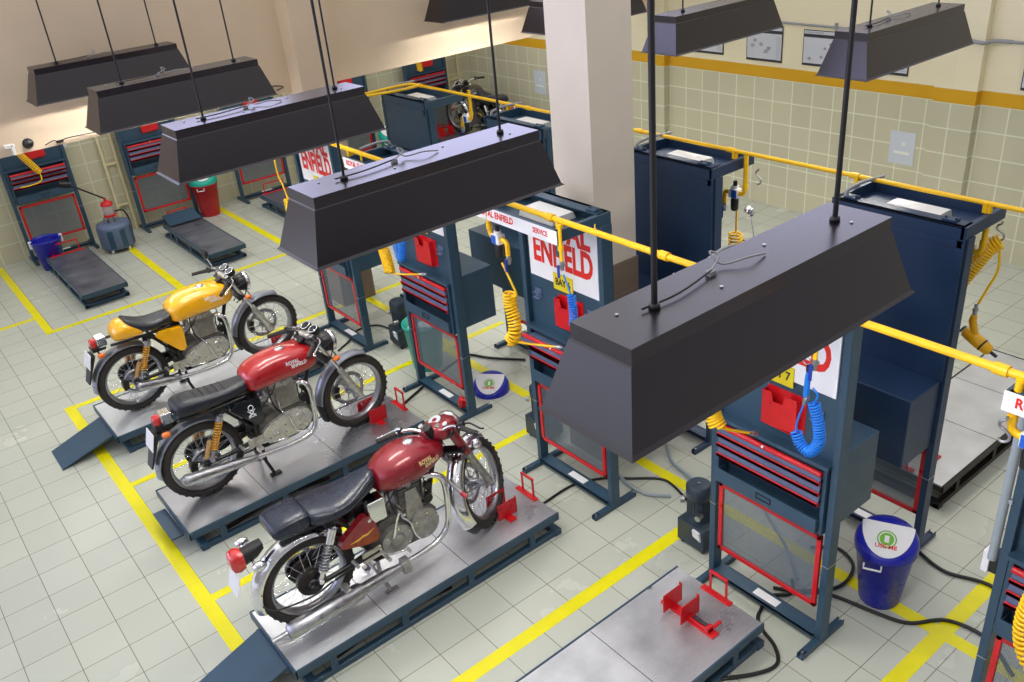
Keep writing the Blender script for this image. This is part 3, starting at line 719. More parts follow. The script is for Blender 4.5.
# conduit, posters, papers on the wall
o = MB().tube([(9.69, 9.0, 2.42), (9.69, 4.95, 2.36)], .014, 10)
for k in range(5): o.box(9.675, 9.7, 8.6-k*.8, 8.63-k*.8, 2.345, 2.43)
o.tube(smooth_path([(9.64, 4.95, 2.36), (9.64, 4.7, 2.37), (9.64, 4.46, 2.345), (9.70, 4.38, 2.36), (9.73, 4.2, 2.36)], 5), .02, 10).tube([(9.725, 4.2, 2.36), (9.725, 2.5, 2.34)], .014, 10)
tag(o.build('conduit', GREYC), 'thin grey electrical conduit clipped along the cream wall above the posters', 'conduit')
def poster(y0, y1, z0, z1, label, seed):
    r = random.Random(seed)
    t = tag(MB().box(9.688, 9.699, y0, y1, z0, z1).build('poster', POSTB), label, 'poster', 'posters above the yellow band')
    MB().box(9.685, 9.689, y0+.012, y1-.012, z0+.03, z1-.085).build('poster_sheet', POSTM, t)
    MB().box(9.685, 9.689, y0+.012, y1-.012, z1-.045, z1-.008).build('poster_heading', POSTM, t)
    d = MB(); w = y1-y0
    for k in range(5):                                              # exploded-view line drawings of parts
        cy, cz = y1-.09-r.random()*(w*.55), z0+.08+r.random()*.2; R_ = .012+r.random()*.022
        for q in range(3):
            P = [(9.6845, cy+R_*(1-q*.3)*math.cos(a), cz+R_*(1-q*.3)*math.sin(a)*(.7)) for a in (2*PI*i/12 for i in range(12))]
            d.tube(P, .0016, 4, closed=True)
        d.tube([(9.6845, cy, cz), (9.6845, cy-.05+r.random()*.1, cz+.07*(r.random()-.3))], .0018, 4)
    for k in range(13): d.box(9.684, 9.6852, y0+.03, y0+.03+.05+.03*r.random(), z0+.05+k*.021, z0+.053+k*.021)
    for k in range(9): d.box(9.684, 9.6852, y1-.05-k*.028, y1-.035-k*.028, z1-.034, z1-.018)
    d.build('poster_drawing', POSTG, t)
poster(6.95, 7.50, 1.90, 2.33, 'framed parts diagram poster, second from the left above the yellow band', 1)
poster(6.10, 6.65, 1.91, 2.33, 'framed parts diagram poster with black header, right behind the far right hanging lamp', 2)
poster(7.88, 8.43, 1.92, 2.33, 'leftmost framed parts diagram poster, mostly behind the hanging lamp', 3)
poster(5.26, 5.81, 1.91, 2.33, 'framed parts diagram poster whose lower corner shows under the far right hanging lamp', 4)
poster(3.50, 4.03, 1.90, 2.33, 'framed poster at the right edge beyond the wall corner', 5)
for y0, z0, lb in ((5.07, .90, 'white paper notice on green tiles of the right hand wall section'), (11.62, .94, 'white paper notice on green tiles left of the white pillar')):
    t = tag(MB().box(9.693, 9.6985, y0, y0+.31, z0, z0+.385).build('paper_notice', PAPER), lb, 'notice')
    fm = mat('faint_print', srgb(232, 236, 226), .6)
    MB().box(9.691, 9.6935, y0+.06, y0+.25, z0+.12, z0+.15).box(9.691, 9.6935, y0+.12, y0+.16, z0+.22, z0+.26).build('printed_text', fm, t)
# things on the cream beam
t = tag(MB().lathe([(0, -.042), (.022, -.038), (.038, -.02), (.042, 0), (.038, .0)], (1.37, 9.02, 2.545), 'y', 24).build('dome_camera', PLAS), 'small black dome camera on the cream beam at left', 'camera')
MB().lathe([(.038, 0), (.047, 0), (.047, -.01), (.038, -.01)], (1.37, 9.02, 2.545), 'y', 24, True).build('camera_ring', PLAS, t)
t = tag(MB().box(1.17, 1.25, 8.96, 9.02, 2.55, 2.575).box(1.22, 1.245, 8.96, 9.02, 2.48, 2.575).build('wall_bracket', WHITE, None, .004), 'small white angled bracket on the cream beam beside the dome camera', 'bracket')
tag(MB().tube(smooth_path([(1.50, 9.0, 2.50), (1.58, 8.99, 2.525), (1.63, 8.99, 2.50), (1.72, 9.0, 2.52), (2.2, 9.0, 2.505), (2.45, 9.0, 2.49)], 6), .005, 6).box(1.60, 1.66, 8.985, 9.015, 2.495, 2.515).build('beam_cable', CABLE), 'thin dark cable with a plug along the bottom of the cream beam', 'cable')
tag(MB().tube(smooth_path([(3.35, 9.0, 2.50), (3.6, 9.0, 2.53), (3.78, 9.0, 2.57), (3.9, 8.99, 2.545), (3.82, 9.0, 2.52)], 6), .006, 6).build('beam_cable', CABLE), 'short curled cable on the cream beam above the third hanging lamp', 'cable')
# cream pipe frames on the left wall
def pipe_frame(x0, x1, label):
    b = MB()
    for x in (x0, x1): b.box(x-.018, x+.018, 13.77, 13.81, 0, 2.2)
    for z in (.42, 1.05, 1.68): b.box(x0, x1, 13.775, 13.805, z-.018, z+.018)
    tag(b.build('pipe_frame', CREAMF, None, .003), label, 'frame', 'cream frames on the wall')
pipe_frame(2.98, 3.16, 'cream steel ladder frame on the wall behind the grey oil drum')
pipe_frame(5.95, 6.15, 'cream steel frame on the wall right of the third wall workstation')
pipe_frame(9.18, 9.42, 'cream steel frame in the far corner behind the black parked motorcycle')

# ---------------------------------------------------------------- lamps
def lamp(x0, yc, label, rodz=4.7, wires=0, seed=0):
    r = random.Random(seed)
    t = thing('hanging_lamp', label, 'lamp', (x0+.685, yc, 2.94), 0, 'hanging lamps over the bays')
    hl, hw, tl, tw, h = .685, .184, .615, .12, .283
    b = MB(); e = .004
    def ring(l, w, z): return [(-l, -w, z), (l, -w, z), (l, w, z), (-l, w, z)]
    o_ = [ring(hl+.012, hw+.012, 0), ring(hl, hw, .01), ring(tl+.006, tw+.004, h-.055), ring(tl, tw, h-.05), ring(tl, tw, h)]
    i_ = [ring(tl-e, tw-e, h-e), ring(tl-e, tw-e, h-.05), ring(hl-e, hw-e, .01), ring(hl-e, hw-e, 0)]
    b.rings(o_+i_, caps=False, smooth=False)
    b.add(o_[-1], [(0, 1, 2, 3)]); b.add(i_[0], [(3, 2, 1, 0)]); b.rings([i_[-1], o_[0]], caps=False, smooth=False)
    b.build('lamp_housing', LAMPM, t)
    for s in (1, -1):
        q = MB().cyl((-.56, s*.06, h-.075), (.56, s*.06, h-.075), .016, n=12).build('tube_lamp', TUBEM, t)
        MB().box(-.6, -.56, s*.06-.02, s*.06+.02, h-.1, h-.03).box(.56, .6, s*.06-.02, s*.06+.02, h-.1, h-.03).build('lamp_holder', WHITE, q)
    for x in (-.40, .47):
        rd = MB().tube([(x, 0, h+.0), (x, 0, rodz-2.94)], .0065 if yc > 2 else .009, 8).lathe([(0, h+.018), (.016, h+.016), (.018, h), (0, h)], (x, 0, 0), 'z', 12).build('suspension_rod', RODM, t)
    for k in range(4): MB().cyl((-.5+k*.33, .05*(-1)**k, h), (-.5+k*.33, .05*(-1)**k, h+.004), .006, n=8).build('screw', STEEL, t)
    if wires:
        MB().tube(smooth_path([(-.44, .01, h+.01), (-.3, .0, h+.012), (-.12, .03, h+.014)], 5), .0035, 6).build('lamp_cord', CABLE, t)
        MB().tube(smooth_path([(-.12, .03, h+.014), (-.05, .06, h+.03), (-.07, .08, h+.045), (-.06, .04, h+.012), (.02, -.0, h+.02), (.1, -.0, h+.006)], 6), .0034, 6).box(-.135, -.11, .02, .04, h, h+.014).build('lamp_wire', GREYC, t)
LS = [(8.62, 'farthest hanging lamp in the near row, against the cream beam at left'), (6.97, 'second farthest hanging lamp in the near row, lavender sheen on top'),
      (5.21, 'middle hanging lamp of the near row, over the red bin and far bays'), (3.43, 'long hanging lamp in front of the bay workstations, its top shining pale'),
      (1.555, 'nearest and largest dark hanging lamp, brown-black, in the right foreground')]
for k, (yc, lb) in enumerate(LS):
    lamp((1.45, 1.505, 1.445, 1.395, 1.355)[k], yc, lb, 4.7, 1, k)
for k, (x0, yc, lb) in enumerate([(5.36, 3.37, 'rightmost hanging lamp in front of the wall posters'), (5.42, 5.06, 'hanging lamp right of the white pillar, end face bluish'),
                                  (5.62, 6.87, 'hanging lamp cut by the white pillar, top of the frame'), (5.64, 8.62, 'hanging lamp lighting the cream beam at the top edge')]):
    lamp(x0, yc, lb, 4.7, 1 if k == 0 else 0, k+10)

# ---------------------------------------------------------------- workstations
def stand(name, label, loc, rz, front=True, bay=None, sign=True, back='light', open_drawer=0, holder=True, canopy=True, mesh_label=None, blue=None, group=None, txt=True):
    """local frame: faces -x, origin under the posts"""
    bl = blue or BLUE
    t = thing(name, label, 'workstation', loc, rz, 'wall workstations' if name[:4] == 'wall' else 'workstations in the bays')
    W = .415
    for s in (1, -1):
        p = MB().box(-.04, .04, s*W-.022, s*W+.022, .04, 2.30).build('post', bl, t, .003)
        MB().box(-.042, .042, s*(W)-.024, s*W+.024, .62, .626).build('post_tie', STEEL, p)
        f = MB().box(-.215, .215, s*W-.02, s*W+.02, 0, .012).box(-.215, .215, s*W-.022, s*W-.016, 0, .04).box(-.215, .215, s*W+.016, s*W+.022, 0, .04).box(-.17, .2, s*W-.016, s*W+.016, .03, .04).build('foot', bl, t, .002)
        for e in (-.19, .19): MB().cyl((e, s*W, .012), (e, s*W, .044), .009, n=8).build('foot_bolt', STEEL, f)
    bb = MB().box(-.055, .055, -W+.022, W-.022, .055, .07).box(-.055, -.05, -W+.022, W-.022, .04, .07).box(.05, .055, -W+.022, W-.022, .04, .07).build('bottom_beam', bl, t)
    MB().box(-.03, .03, -.10, .08, .0695, .0712).build('sticker', WHITE, bb)
    # red mesh panel
    y0, z0, z1 = .372, .27, .815
    fr = MB().box(-.035, -.012, -y0, y0, z0, z0+.03).box(-.035, -.012, -y0, y0, z1-.03, z1).box(-.035, -.012, -y0, -y0+.03, z0, z1).box(-.035, -.012, y0-.03, y0, z0, z1).build('mesh_panel_frame', RED, t, .003)
    MB().box(-.025, -.022, -y0+.03, y0-.03, z0+.03, z1-.03).build('mesh_sheet', MESHP, fr)
    # drawer carcass
    c = MB()
    for s in (1, -1): c.box(-.062, .04, s*.372-.012, s*.372+.012, .85, 1.31)
    c.box(-.062, .04, -.36, .36, .85, .86).box(-.06, .04, -.36, .36, 1.04, 1.05).box(-.075, .06, -.395, .395, 1.31, 1.335).box(.02, .04, -.36, .36, .85, 1.33)
    c.build('cabinet_body', bl, t, .002)
    tr = MB().box(-.08, .02, -.355, .355, .865, .88).box(-.09, -.08, -.358, .358, .865, .965).box(-.08, .02, -.358, -.35, .865, .95).box(-.08, .02, .35, .358, .865, .95).build('tray_drawer', bl, t, .002)
    MB().box(-.095, -.088, -.05, .05, .90, .905).box(-.095, -.088, -.05, .05, .935, .94).box(-.095, -.088, -.053, -.048, .90, .94).box(-.095, -.088, .048, .053, .90, .94).build('handle', PLAS, tr)
    for k in range(3):
        z = 1.062+k*.073; x = -.088-(open_drawer if k == open_drawer_k(open_drawer) else 0)
        d = MB().box(x+.014, .0, -.345, .345, z+.008, z+.06).hexa([(x+.004, -.355, z+.012), (x+.016, -.355, z+.012), (x+.016, .355, z+.012), (x+.004, .355, z+.012)], [(x+.018, -.355, z+.068), (x+.026, -.355, z+.068), (x+.026, .355, z+.068), (x+.018, .355, z+.068)]).build('drawer', BLUEL, t)
        MB().box(x-.006, x+.016, -.358, .358, z-.004, z+.020).box(x-.006, x-.001, -.358, .358, z-.004, z+.026).build('drawer_handle', RED, d, .003)
        if k == 2:
            MB().tube([(x+.016, -.358, z+.066), (x+.016, .358, z+.066)], .017, 10).build('drawer_lip', RED, d)
            MB().cyl((x+.0, .02, z+.075), (x-.012, .02, z+.085), .008, n=10).build('drawer_lock', CHROME, d)
    # upper panel with its fittings
    bp = MB().box(.0, .012, -W+.02, W-.02, 1.335, 2.30).build('back_panel', bl, t)
    for y in (.30, -.26):
        MB().box(-.006, 0, y-.035, y+.035, 1.56, 1.63).box(-.035, 0, y-.035, y+.035, 1.56, 1.566).box(-.035, 0, y-.035, y+.035, 1.60, 1.606).build('hook_bracket', BLUEL if not blue else bl, bp, .002)
    if holder:
        h = MB().prism([(-.15, 1.435), (.07, 1.42), (.07, 1.64), (.015, 1.645), (.0, 1.585), (-.06, 1.59), (-.075, 1.648), (-.15, 1.655)], -.05, -.046, 'x')
        h.box(-.05, 0, -.154, -.15, 1.43, 1.64).box(-.05, 0, .07, .074, 1.42, 1.64).box(-.05, 0, -.15, .07, 1.42, 1.424).box(-.004, 0, -.185, .07, 1.42, 1.66)
        h.build('document_holder', RED, t)
    if sign:
        sb = MB().box(-.012, -.002, -.36, .36, 1.74, 2.295).build('sign_board', SIGNW, t)
        if txt:
            text('sign_lettering', 'ROYAL', .27, SIGNR, sb, frame((-.0125, .02, 2.165), (0, -1, 0), (0, 0, 1)), .001, .010, .72)
            text('sign_lettering', 'ENFIELD', .27, SIGNR, sb, frame((-.0125, .0, 1.955), (0, -1, 0), (0, 0, 1)), .001, .010, .62)
        yp = MB().box(-.02, -.013, -.10, .10, 1.70, 1.825).build('bay_plate', SIGNY, t)
        if bay: text('bay_lettering', bay, .075, INK, yp, frame((-.0205, .0, 1.762), (0, -1, 0), (0, 0, 1)), .0008, .002, .8)
    # rear box and rear skin
    if back:
        MB().box(.045, .385, -W, W, .885, 1.372).build('rear_box', bl, t, .006)
        MB().box(.045, .06, -W-.01, W+.01, 1.372, 2.30).box(.06, .066, -W-.01, -W+.03, 1.38, 2.29).box(.06, .066, W-.03, W+.01, 1.38, 2.29).box(.06, .066, -W, W, 2.25, 2.29).build('rear_skin', bl, t)
    if canopy:
        c = MB(); X0, X1 = -.40, .06; z0, z1 = 2.298, 2.375
        c.box(X0, X1, -W-.012, -W+.022, z0, z1).box(X0, X1, W-.022, W+.012, z0, z1).box(X1-.03, X1, -W, W, z0, z1).box(X0, X0+.03, -W, W, z0, z1)
        c.box(X1-.10, X1, -W, W, z1-.012, z1)
        c.box(X0+.02, X1-.03, -W+.02, W-.02, z0-.004, z0+.003)
        c.box(X0+.005, X0+.035, -W-.01, -W+.02, z0-.09, z0).build('canopy', bl, t, .002)
        sg = 1 if front else -1
        fx = MB().prism([(-.24, 2.302), (-.03, 2.302), (-.05, 2.352), (-.22, 2.352)], sg*-.02-.17, sg*-.02+.17).build('light_fitting', REFL, t, .004)
        for y in (-.33, .30): MB().box(X1-.09, X1-.03, y-.04, y+.04, 2.375, 2.388).cyl((X1-.06, y-.03, 2.388), (X1-.06, y-.03, 2.397), .008, n=8).cyl((X1-.06, y+.03, 2.388), (X1-.06, y+.03, 2.397), .008, n=8).build('hinge', bl, t)
        MB().tube(smooth_path([(X1-.04, sg*.36, 2.385), (X1-.06, sg*.36, 2.42), (-.12, sg*.34, 2.44), (-.30, sg*.30, 2.44)], 5), .011, 8).build('flexible_conduit', GREYC, t)
        if front:
            fb = MB().box(X0-.006, X0, -W-.012, W+.012, z0-.01, z1+.002).build('front_board', SIGNW, t)
            text('front_lettering', 'ROYAL ENFIELD', .062, SIGNR, fb, frame((X0-.0065, .19, 2.338), (0, -1, 0), (0, 0, 1)), .0008, .002, .85)
            text('front_lettering', 'SERVICE', .05, SIGNR, fb, frame((X0-.0065, -.27, 2.338), (0, -1, 0), (0, 0, 1)), .0008, .001, .8)
    return t
def open_drawer_k(v): return 2 if v > 0 else -1
YB = {4: 7.985, 5: 6.15, 6: 4.315, 7: 2.512, 8: .775}
stand('workstation', 'workstation with white sign partly hidden behind the third and fourth hanging lamps', (3.65, YB[4], 0), 0, bay='BAY 4')
stand('workstation', 'workstation with red oil can and the blue lid on the floor behind it', (3.65, YB[5], 0), 0, bay='BAY 5')
stand('workstation', 'workstation with BAY 6 plate, behind the nearest hanging lamp', (3.65, YB[6], 0), 0, bay='BAY 6', open_drawer=.06)
stand('workstation', 'front workstation beside the blue bin, red drawers and wide mesh panel', (3.65, YB[7], 0), 0, bay='BAY 7')
stand('workstation', 'workstation cut off by the right edge of the frame', (3.65, YB[8], 0), 0, bay='BAY 8')
for k, lb in ((4, 'back to back dark blue workstation beside the teal bin and parked black motorcycle'), (5, 'dark blue workstation left of the white pillar, only its open top showing'),
              (6, 'tall dark blue workstation back, right of the white pillar'), (7, 'large dark blue workstation back at right with a cabinet box on it')):
    stand('workstation', lb, (4.80, YB[k]+.03, 0), PI, False, sign=False, blue=BLUED if k > 5 else BLUE)
for x, lb in ((2.05, 'wall workstation at far left with yellow coiled hose and blue bucket'), (3.65, 'wall workstation between the oil drum and the red bin'), (5.25, 'wall workstation right of the red bin, only its lower mesh showing'),
              (6.95, 'wall workstation whose top shows behind the third hanging lamp'), (8.6, 'wall workstation in the far corner behind the parked black motorcycle')):
    s = stand('wall_workstation', lb, (x, 13.62, 0), PI/2, False, sign=False, back=None, canopy=False, open_drawer=.07 if x < 3 else 0)

# ---------------------------------------------------------------- lifts
def lift(label, loc, rz, L=2.12, W=.69, H=.2, deck=DECK, ramp=None, clamp=None, arm=False, hw=.07, bl=BLUE, handle=True, clampx=1.83):
    t = thing('motorcycle_lift', label, 'lift', loc, rz, 'motorcycle lifts')
    w = W/2
    d = MB().box(.012, L-.004, -w+.012, w-.012, H-.012, H).build('deck', deck, t)
    for sx in (.31, .62): MB().box(L*sx, L*sx+.004, -w+.02, w-.02, H-.0005, H+.0012).build('deck_seam', OILY, d)
    f = MB()
    for s in (1, -1): f.box(0, L, s*w-(.012 if s > 0 else 0), s*w+(0 if s > 0 else .012), H-.058, H+.006)
    f.box(0, .012, -w, w, H-.058, H+.004).box(L-.012, L, -w, w, H-.058, H-.013)
    for s in (1, -1):
        for x in (.25, .78, 1.32, L-.25): f.box(x-.025, x+.025, s*(w-.02)-.012, s*(w-.02)+.012, .04, H-.055)
    f.build('deck_frame', bl, t, .002)
    b = MB()
    for s in (1, -1): b.box(.06, L+.015, s*(w-.03)-.022, s*(w-.03)+.022, 0, .042)
    b.box(.06, .12, -w, w, 0, .05).box(L-.045, L+.015, -w, w, 0, .05)
    b.build('base_frame', bl, t, .004)
    sc = MB()
    for s in (1, -1):
        for (a, c) in (((.3, .03), (1.2, H-.05)), ((1.2, .03), (.3, H-.05))):
            sc.tube([(a[0], s*(w-.1), a[1]), (c[0], s*(w-.1), c[1])], .016, 6)
    sc.cyl((.9, 0, .05), (1.4, 0, .08), .03); sc.build('scissor_arms', OILY, t)
    if ramp == 'down':
        MB().hexa([(-.48, -.2, 0), (0, -.215, H-.065), (0, .215, H-.065), (-.48, .2, 0)], [(-.48, -.2, .012), (0, -.215, H-.045), (0, .215, H-.045), (-.48, .2, .012)]).box(-.02, .02, -.22, .22, H-.09, H-.05).build('ramp', bl, t, .004)
    elif ramp == 'stub':
        MB().box(-.10, .0, -.215, .215, H-.10, H-.085).build('ramp', bl, t, .003)
    elif ramp == 'folded':
        MB().hexa([(L-.30, -.23, H+.03), (L, -.23, H+.10), (L, .23, H+.10), (L-.30, .23, H+.03)], [(L-.30, -.23, H+.045), (L, -.23, H+.125), (L, .23, H+.125), (L-.30, .23, H+.045)]).box(L-.02, L, -.23, -.2, H, H+.11).box(L-.02, L, .2, .23, H, H+.11).build('ramp', bl, t, .004)
    if handle:
        y0 = 0
        h = MB().box(L-.045, L-.0, y0-hw-.045, y0+hw+.045, H, H+.008)
        h.box(L-.012, L+.0, y0-hw, y0-hw+.015, H, H+.155).box(L-.012, L+.0, y0+hw-.015, y0+hw, H, H+.155).box(L-.013, L+.004, y0-hw, y0+hw, H+.145, H+.162)
        for k in (-.09, .0, .09): h.cyl((L-.03, y0+k, H+.008), (L-.03, y0+k, H+.013), .009, n=10)
        h.build('lift_handle', RED, t, .002)
    if clamp is not None:
        x = clampx; g = clamp                                       # two jaws gripping the front tyre
        c = MB().box(x-.03, x+.03, g[0]-(.20 if arm else .06), g[1]+.08, H, H+.014)
        for y in g: c.box(x-.09, x+.08, y-.003, y+.003, H+.012, H+.15).box(x+.074, x+.08, y-.003, y+.02, H+.01, H+.15)
        if arm: c.box(x-.025, x+.025, g[0]-.16, g[0]-.13, H, H+.05).box(x-.02, x+.02, g[0]-.16, g[0], H+.014, H+.035)
        if arm: c.box(x+.02, x+.09, g[0]-.17, g[0]-.15, H+.03, H+.045)
        o = c.build('wheel_clamp', RED, t, .002)
        if arm: MB().cyl((x, g[0]-.13, H+.045), (x, g[0]-.03, H+.045), .012).build('clamp_screw', BLK, o)
    return t
lift('motorcycle lift with the yellow motorcycle on it, ramp lowered to the floor', (1.03, 7.90, 0), 0, ramp='down', clamp=(-.12, .08), W=.77, deck=DECKP)
lift('motorcycle lift with the bright red motorcycle on it', (1.02, 6.09, 0), 0, ramp='stub', clamp=(-.10, .10), W=.75, deck=DECKM)
lift('motorcycle lift with the maroon motorcycle on it, in the foreground', (1.03, 4.30, 0), 0, ramp='down', clamp=(-.12, .02), W=.68)
lift('empty motorcycle lift with red wheel clamp at the bottom of the frame', (1.23, 2.65, 0), 0, W=.70, clamp=(-.02, .12), clampx=1.83, arm=True)
lift('pale empty motorcycle lift at the right behind the large dark blue workstation', (7.42, 2.58, 0), PI, W=.70, deck=DECKP, ramp=None, clamp=(-.1, .08), bl=OILY)
lift('motorcycle lift behind the white pillar row, hidden under a parked motorcycle', (7.42, 4.38, 0), PI, W=.70, deck=DECKP, bl=OILY)
lift('small empty lift in front of the far left wall workstation', (1.98, 11.18, 0), PI/2, 1.82, .55, deck=DECKD, hw=.18)
lift('small empty lift with folded ramp near the red bin', (3.60, 11.20, 0), PI/2+.0, 1.82, .52, deck=DECKD, ramp='folded', hw=.15)
lift('small empty lift in front of the third wall workstation', (5.16, 11.2, 0), PI/2, 1.86, .5, deck=DECKD, hw=.17)
lift('far corner lift under the black parked motorcycle', (8.75, 11.55, 0), PI/2, 2.05, .6, deck=DECKD, clamp=(-.1, .1))

# ---------------------------------------------------------------- motorcycles
B1 = motorcycle('motorcycle', 'bright yellow cafe racer motorcycle with solo seat, on the lift farthest back', 'gt', PY, (1.385, 7.90, .2), math.radians(2), math.radians(0), True, lean=math.radians(3))
mirror(*B1, 1, PLAS, up=.08)
B2 = motorcycle('motorcycle', 'bright red motorcycle with long black seat, on the middle lift', 'gt', PR, (1.365, 6.11, .2), 0, math.radians(5))
B3 = motorcycle('motorcycle', 'worn maroon classic motorcycle with chrome mudguards, on the nearest lift', 'bullet', PM, (1.36, 4.31, .2), math.radians(-1.5), math.radians(35))
B4 = motorcycle('motorcycle', 'black motorcycle parked in the far corner, chrome engine and tall handlebar', 'bullet', PB, (8.85, 11.9, .2), PI/2-.1, math.radians(12))
B5 = motorcycle('motorcycle', 'motorcycle mostly hidden behind the near lamp, only chrome mirror and handlebar grip showing', 'bullet', PB, (7.18, 4.42, .2), PI, math.radians(0))
mirror(*B5, -1, None, .2)

# ---------------------------------------------------------------- compressed-air pipes and hoses
def pipe(name, pts, label, r=.019, k=0):
    b = MB().tube(smooth_path(pts, k) if k else pts, r, 12)
    return b
p = MB().tube([(3.30, 8.45, 2.43), (3.30, -.6, 2.43)], .0185, 12)
for y in (7.4, 5.75, 4.0, 3.05, 2.2, 1.25, .55): p.cyl((3.30, y-.03, 2.43), (3.30, y+.03, 2.43), .026)
for y in (8.3, 6.55, 4.74, 3.92, 2.12, 1.17): p.box(3.28, 3.32, y-.012, y+.012, 2.375, 2.435)
p = p.build('air_pipe', YEL); tag(p, 'yellow air pipe running along the front row of workstations', 'pipe')
b = MB()
for y in (7.41, 5.5, 3.6, 1.85): b.tube([(3.30, y, 2.44), (3.315, y+.01, 2.475)], .003, 5)
b.build('cable_tie', YEL, p)
p = MB().tube([(5.03, 8.22, 2.43), (5.03, -.6, 2.43)], .0145, 12).tube(smooth_path([(5.03, 8.22, 2.43), (4.9, 8.30, 2.43), (4.4, 8.36, 2.42), (3.30, 8.45, 2.43)], 5), .016, 10).tube(smooth_path([(5.03, 8.12, 2.43), (4.7, 7.98, 2.46), (4.45, 8.16, 2.44), (4.15, 8.40, 2.41)], 5), .014, 10)
for y in (8.1, 6.3, 4.9, 4.0, 3.0): p.cyl((5.03, y-.03, 2.43), (5.03, y+.03, 2.43), .02)
for y in (8.3, 6.6, 4.78, 3.96, 2.98, 2.16): p.box(5.01, 5.05, y-.012, y+.012, 2.375, 2.435)
tag(p.build('air_pipe', YEL), 'yellow air pipe running along the back row of workstations in front of the tiled wall', 'pipe')
def regulator(x, y, z, d, label, top=2.42):
    """drop pipe, filter regulator with bowl, ball valve; d = +-1 direction along y"""
    t = thing('air_regulator', label, 'regulator', (x, y, z))
    MB().tube(smooth_path([(0, 0, top-z), (0, 0, .06), (0, d*.015, .01), (0, d*.05, 0)], 5), .017, 10).cyl((0, 0, .05), (0, 0, .08), .021).build('drop_pipe', YEL, t)
    h = MB().box(-.03, .03, min(d*.05, d*.13), max(d*.05, d*.13), -.035, .035).cyl((0, d*.09, .035), (0, d*.09, .055), .026).build('regulator_body', WHITE, t, .005)
    MB().box(-.033, .033, min(d*.055, d*.10), max(d*.055, d*.10), -.03, .028).build('blue_face', mat('regulator_blue', srgb(20, 90, 200), .4), h)
    MB().tube([(0, d*.09, -.035), (0, d*.09, -.06), (0, d*.09, -.13), (0, d*.09, -.14)], [.026, .03, .028, .015], 16).build('filter_bowl', PLAS, t)
    MB().cyl((0, d*.09, .055), (0, d*.09, .09), .016).build('adjusting_knob', PLAS, t)
    MB().tube(smooth_path([(0, d*.13, 0), (0, d*.17, -.005), (0, d*.185, -.03), (0, d*.185, -.10)], 5), .017, 10).build('outlet_pipe', YEL, t)
    MB().cyl((0, d*.185, -.10), (0, d*.185, -.16), .016).cyl((-.02, d*.185, -.13), (.02, d*.185, -.13), .013).build('ball_valve', STEEL, t)
    MB().box(-.03, -.024, d*.185-.01, d*.185+.01, -.21, -.125).build('valve_lever', mat('valve_blue', srgb(20, 50, 160), .4), t)
    return t
regulator(3.26, 4.61, 2.17, -1, 'blue and white air regulator on yellow pipe left of the BAY 6 workstation', 2.36)
regulator(5.07, 3.89, 2.10, 1, 'blue and white air regulator hanging right of the tall workstation back beside the pillar')
regulator(5.03, 2.14, 2.12, -.6 if False else 1, 'blue air regulator behind the edge of the large right hand workstation back')
regulator(3.28, 1.165, 2.18, -1, 'blue and white air regulator on a yellow pipe at the right edge of the frame')
regulator(5.20, 7.46, 2.12, 1, 'air regulator on a yellow pipe beside the teal bin, in the distance')
def dropvalve(x, y, label):
    t = thing('air_valve', label, 'valve', (x, y, 2.16))
    MB().cyl((0, 0, .27), (0, 0, .03), .0115).cyl((0, 0, .1), (0, 0, .13), .019).build('drop_pipe', YEL, t)
    MB().cyl((0, 0, .03), (0, 0, -.03), .013).cyl((-.025, 0, 0), (.025, 0, 0), .011).build('ball_valve', STEEL, t)
    MB().box(-.034, -.028, -.009, .009, -.075, .01).build('valve_lever', mat('valve_blue', srgb(20, 50, 160), .4), t)
dropvalve(3.25, 3.86, 'yellow drop pipe with blue lever valve in front of the BAY 6 sign')
dropvalve(3.25, 2.05, 'yellow drop pipe with steel valve in front of the cropped sign above the front workstation')
dropvalve(3.25, 7.52+.75, 'yellow drop pipe with valve in front of the farthest red lettered sign')
def hose(name, label, lead, cpath, R, r, turns, m, cat='hose', tail=None, fit=True):
    t = thing(name, label, cat, tuple(cpath[0]), 0, 'coiled air hoses')
    o = V(cpath[0]); loc = lambda P: [V(q)-o for q in P]
    c = MB(); coil(c, loc(cpath), R, r, turns)
    if lead: c.tube(smooth_path(loc(lead), 6), r, 6)
    if tail: c.tube(smooth_path(loc(tail), 6), r, 6)
    c.build('hose_coil', m, t)
    if fit:
        e = loc((tail or lead))[-1 if tail else 0]; e2 = loc(tail or lead)[-2 if tail else 1]
        d = (e-e2).normalized(); MB().cyl(e, e+d*.06, .011).cyl(e+d*.02, e+d*.045, .015).build('coupling', STEEL, t)
    return t
hose('coiled_air_hose', 'yellow coiled air hose hanging left of the BAY 6 workstation', [(3.24, 4.475, 2.01), (3.24, 4.40, 1.9), (3.25, 4.36, 1.80), (3.25, 4.42, 1.77)],
     [(3.25, 4.44, 1.79), (3.25, 4.44, 1.70), (3.24, 4.40, 1.60), (3.22, 4.38, 1.51), (3.20, 4.42, 1.44)], .042, .0085, 16, YELH, tail=[(3.20, 4.42, 1.44), (3.28, 4.30, 1.43), (3.36, 4.12, 1.44)])
hose('coiled_air_hose', 'yellow coiled air hose hanging left of the workstation with the blue lid behind it', [(3.30, 6.36, 2.42), (3.28, 6.33, 2.0), (3.28, 6.25, 1.75)],
     [(3.28, 6.25, 1.78), (3.28, 6.22, 1.68), (3.27, 6.16, 1.56), (3.25, 6.10, 1.46)], .042, .0085, 20, YELH, tail=[(3.25, 6.10, 1.46), (3.32, 6.0, 1.45), (3.42, 5.92, 1.44)])
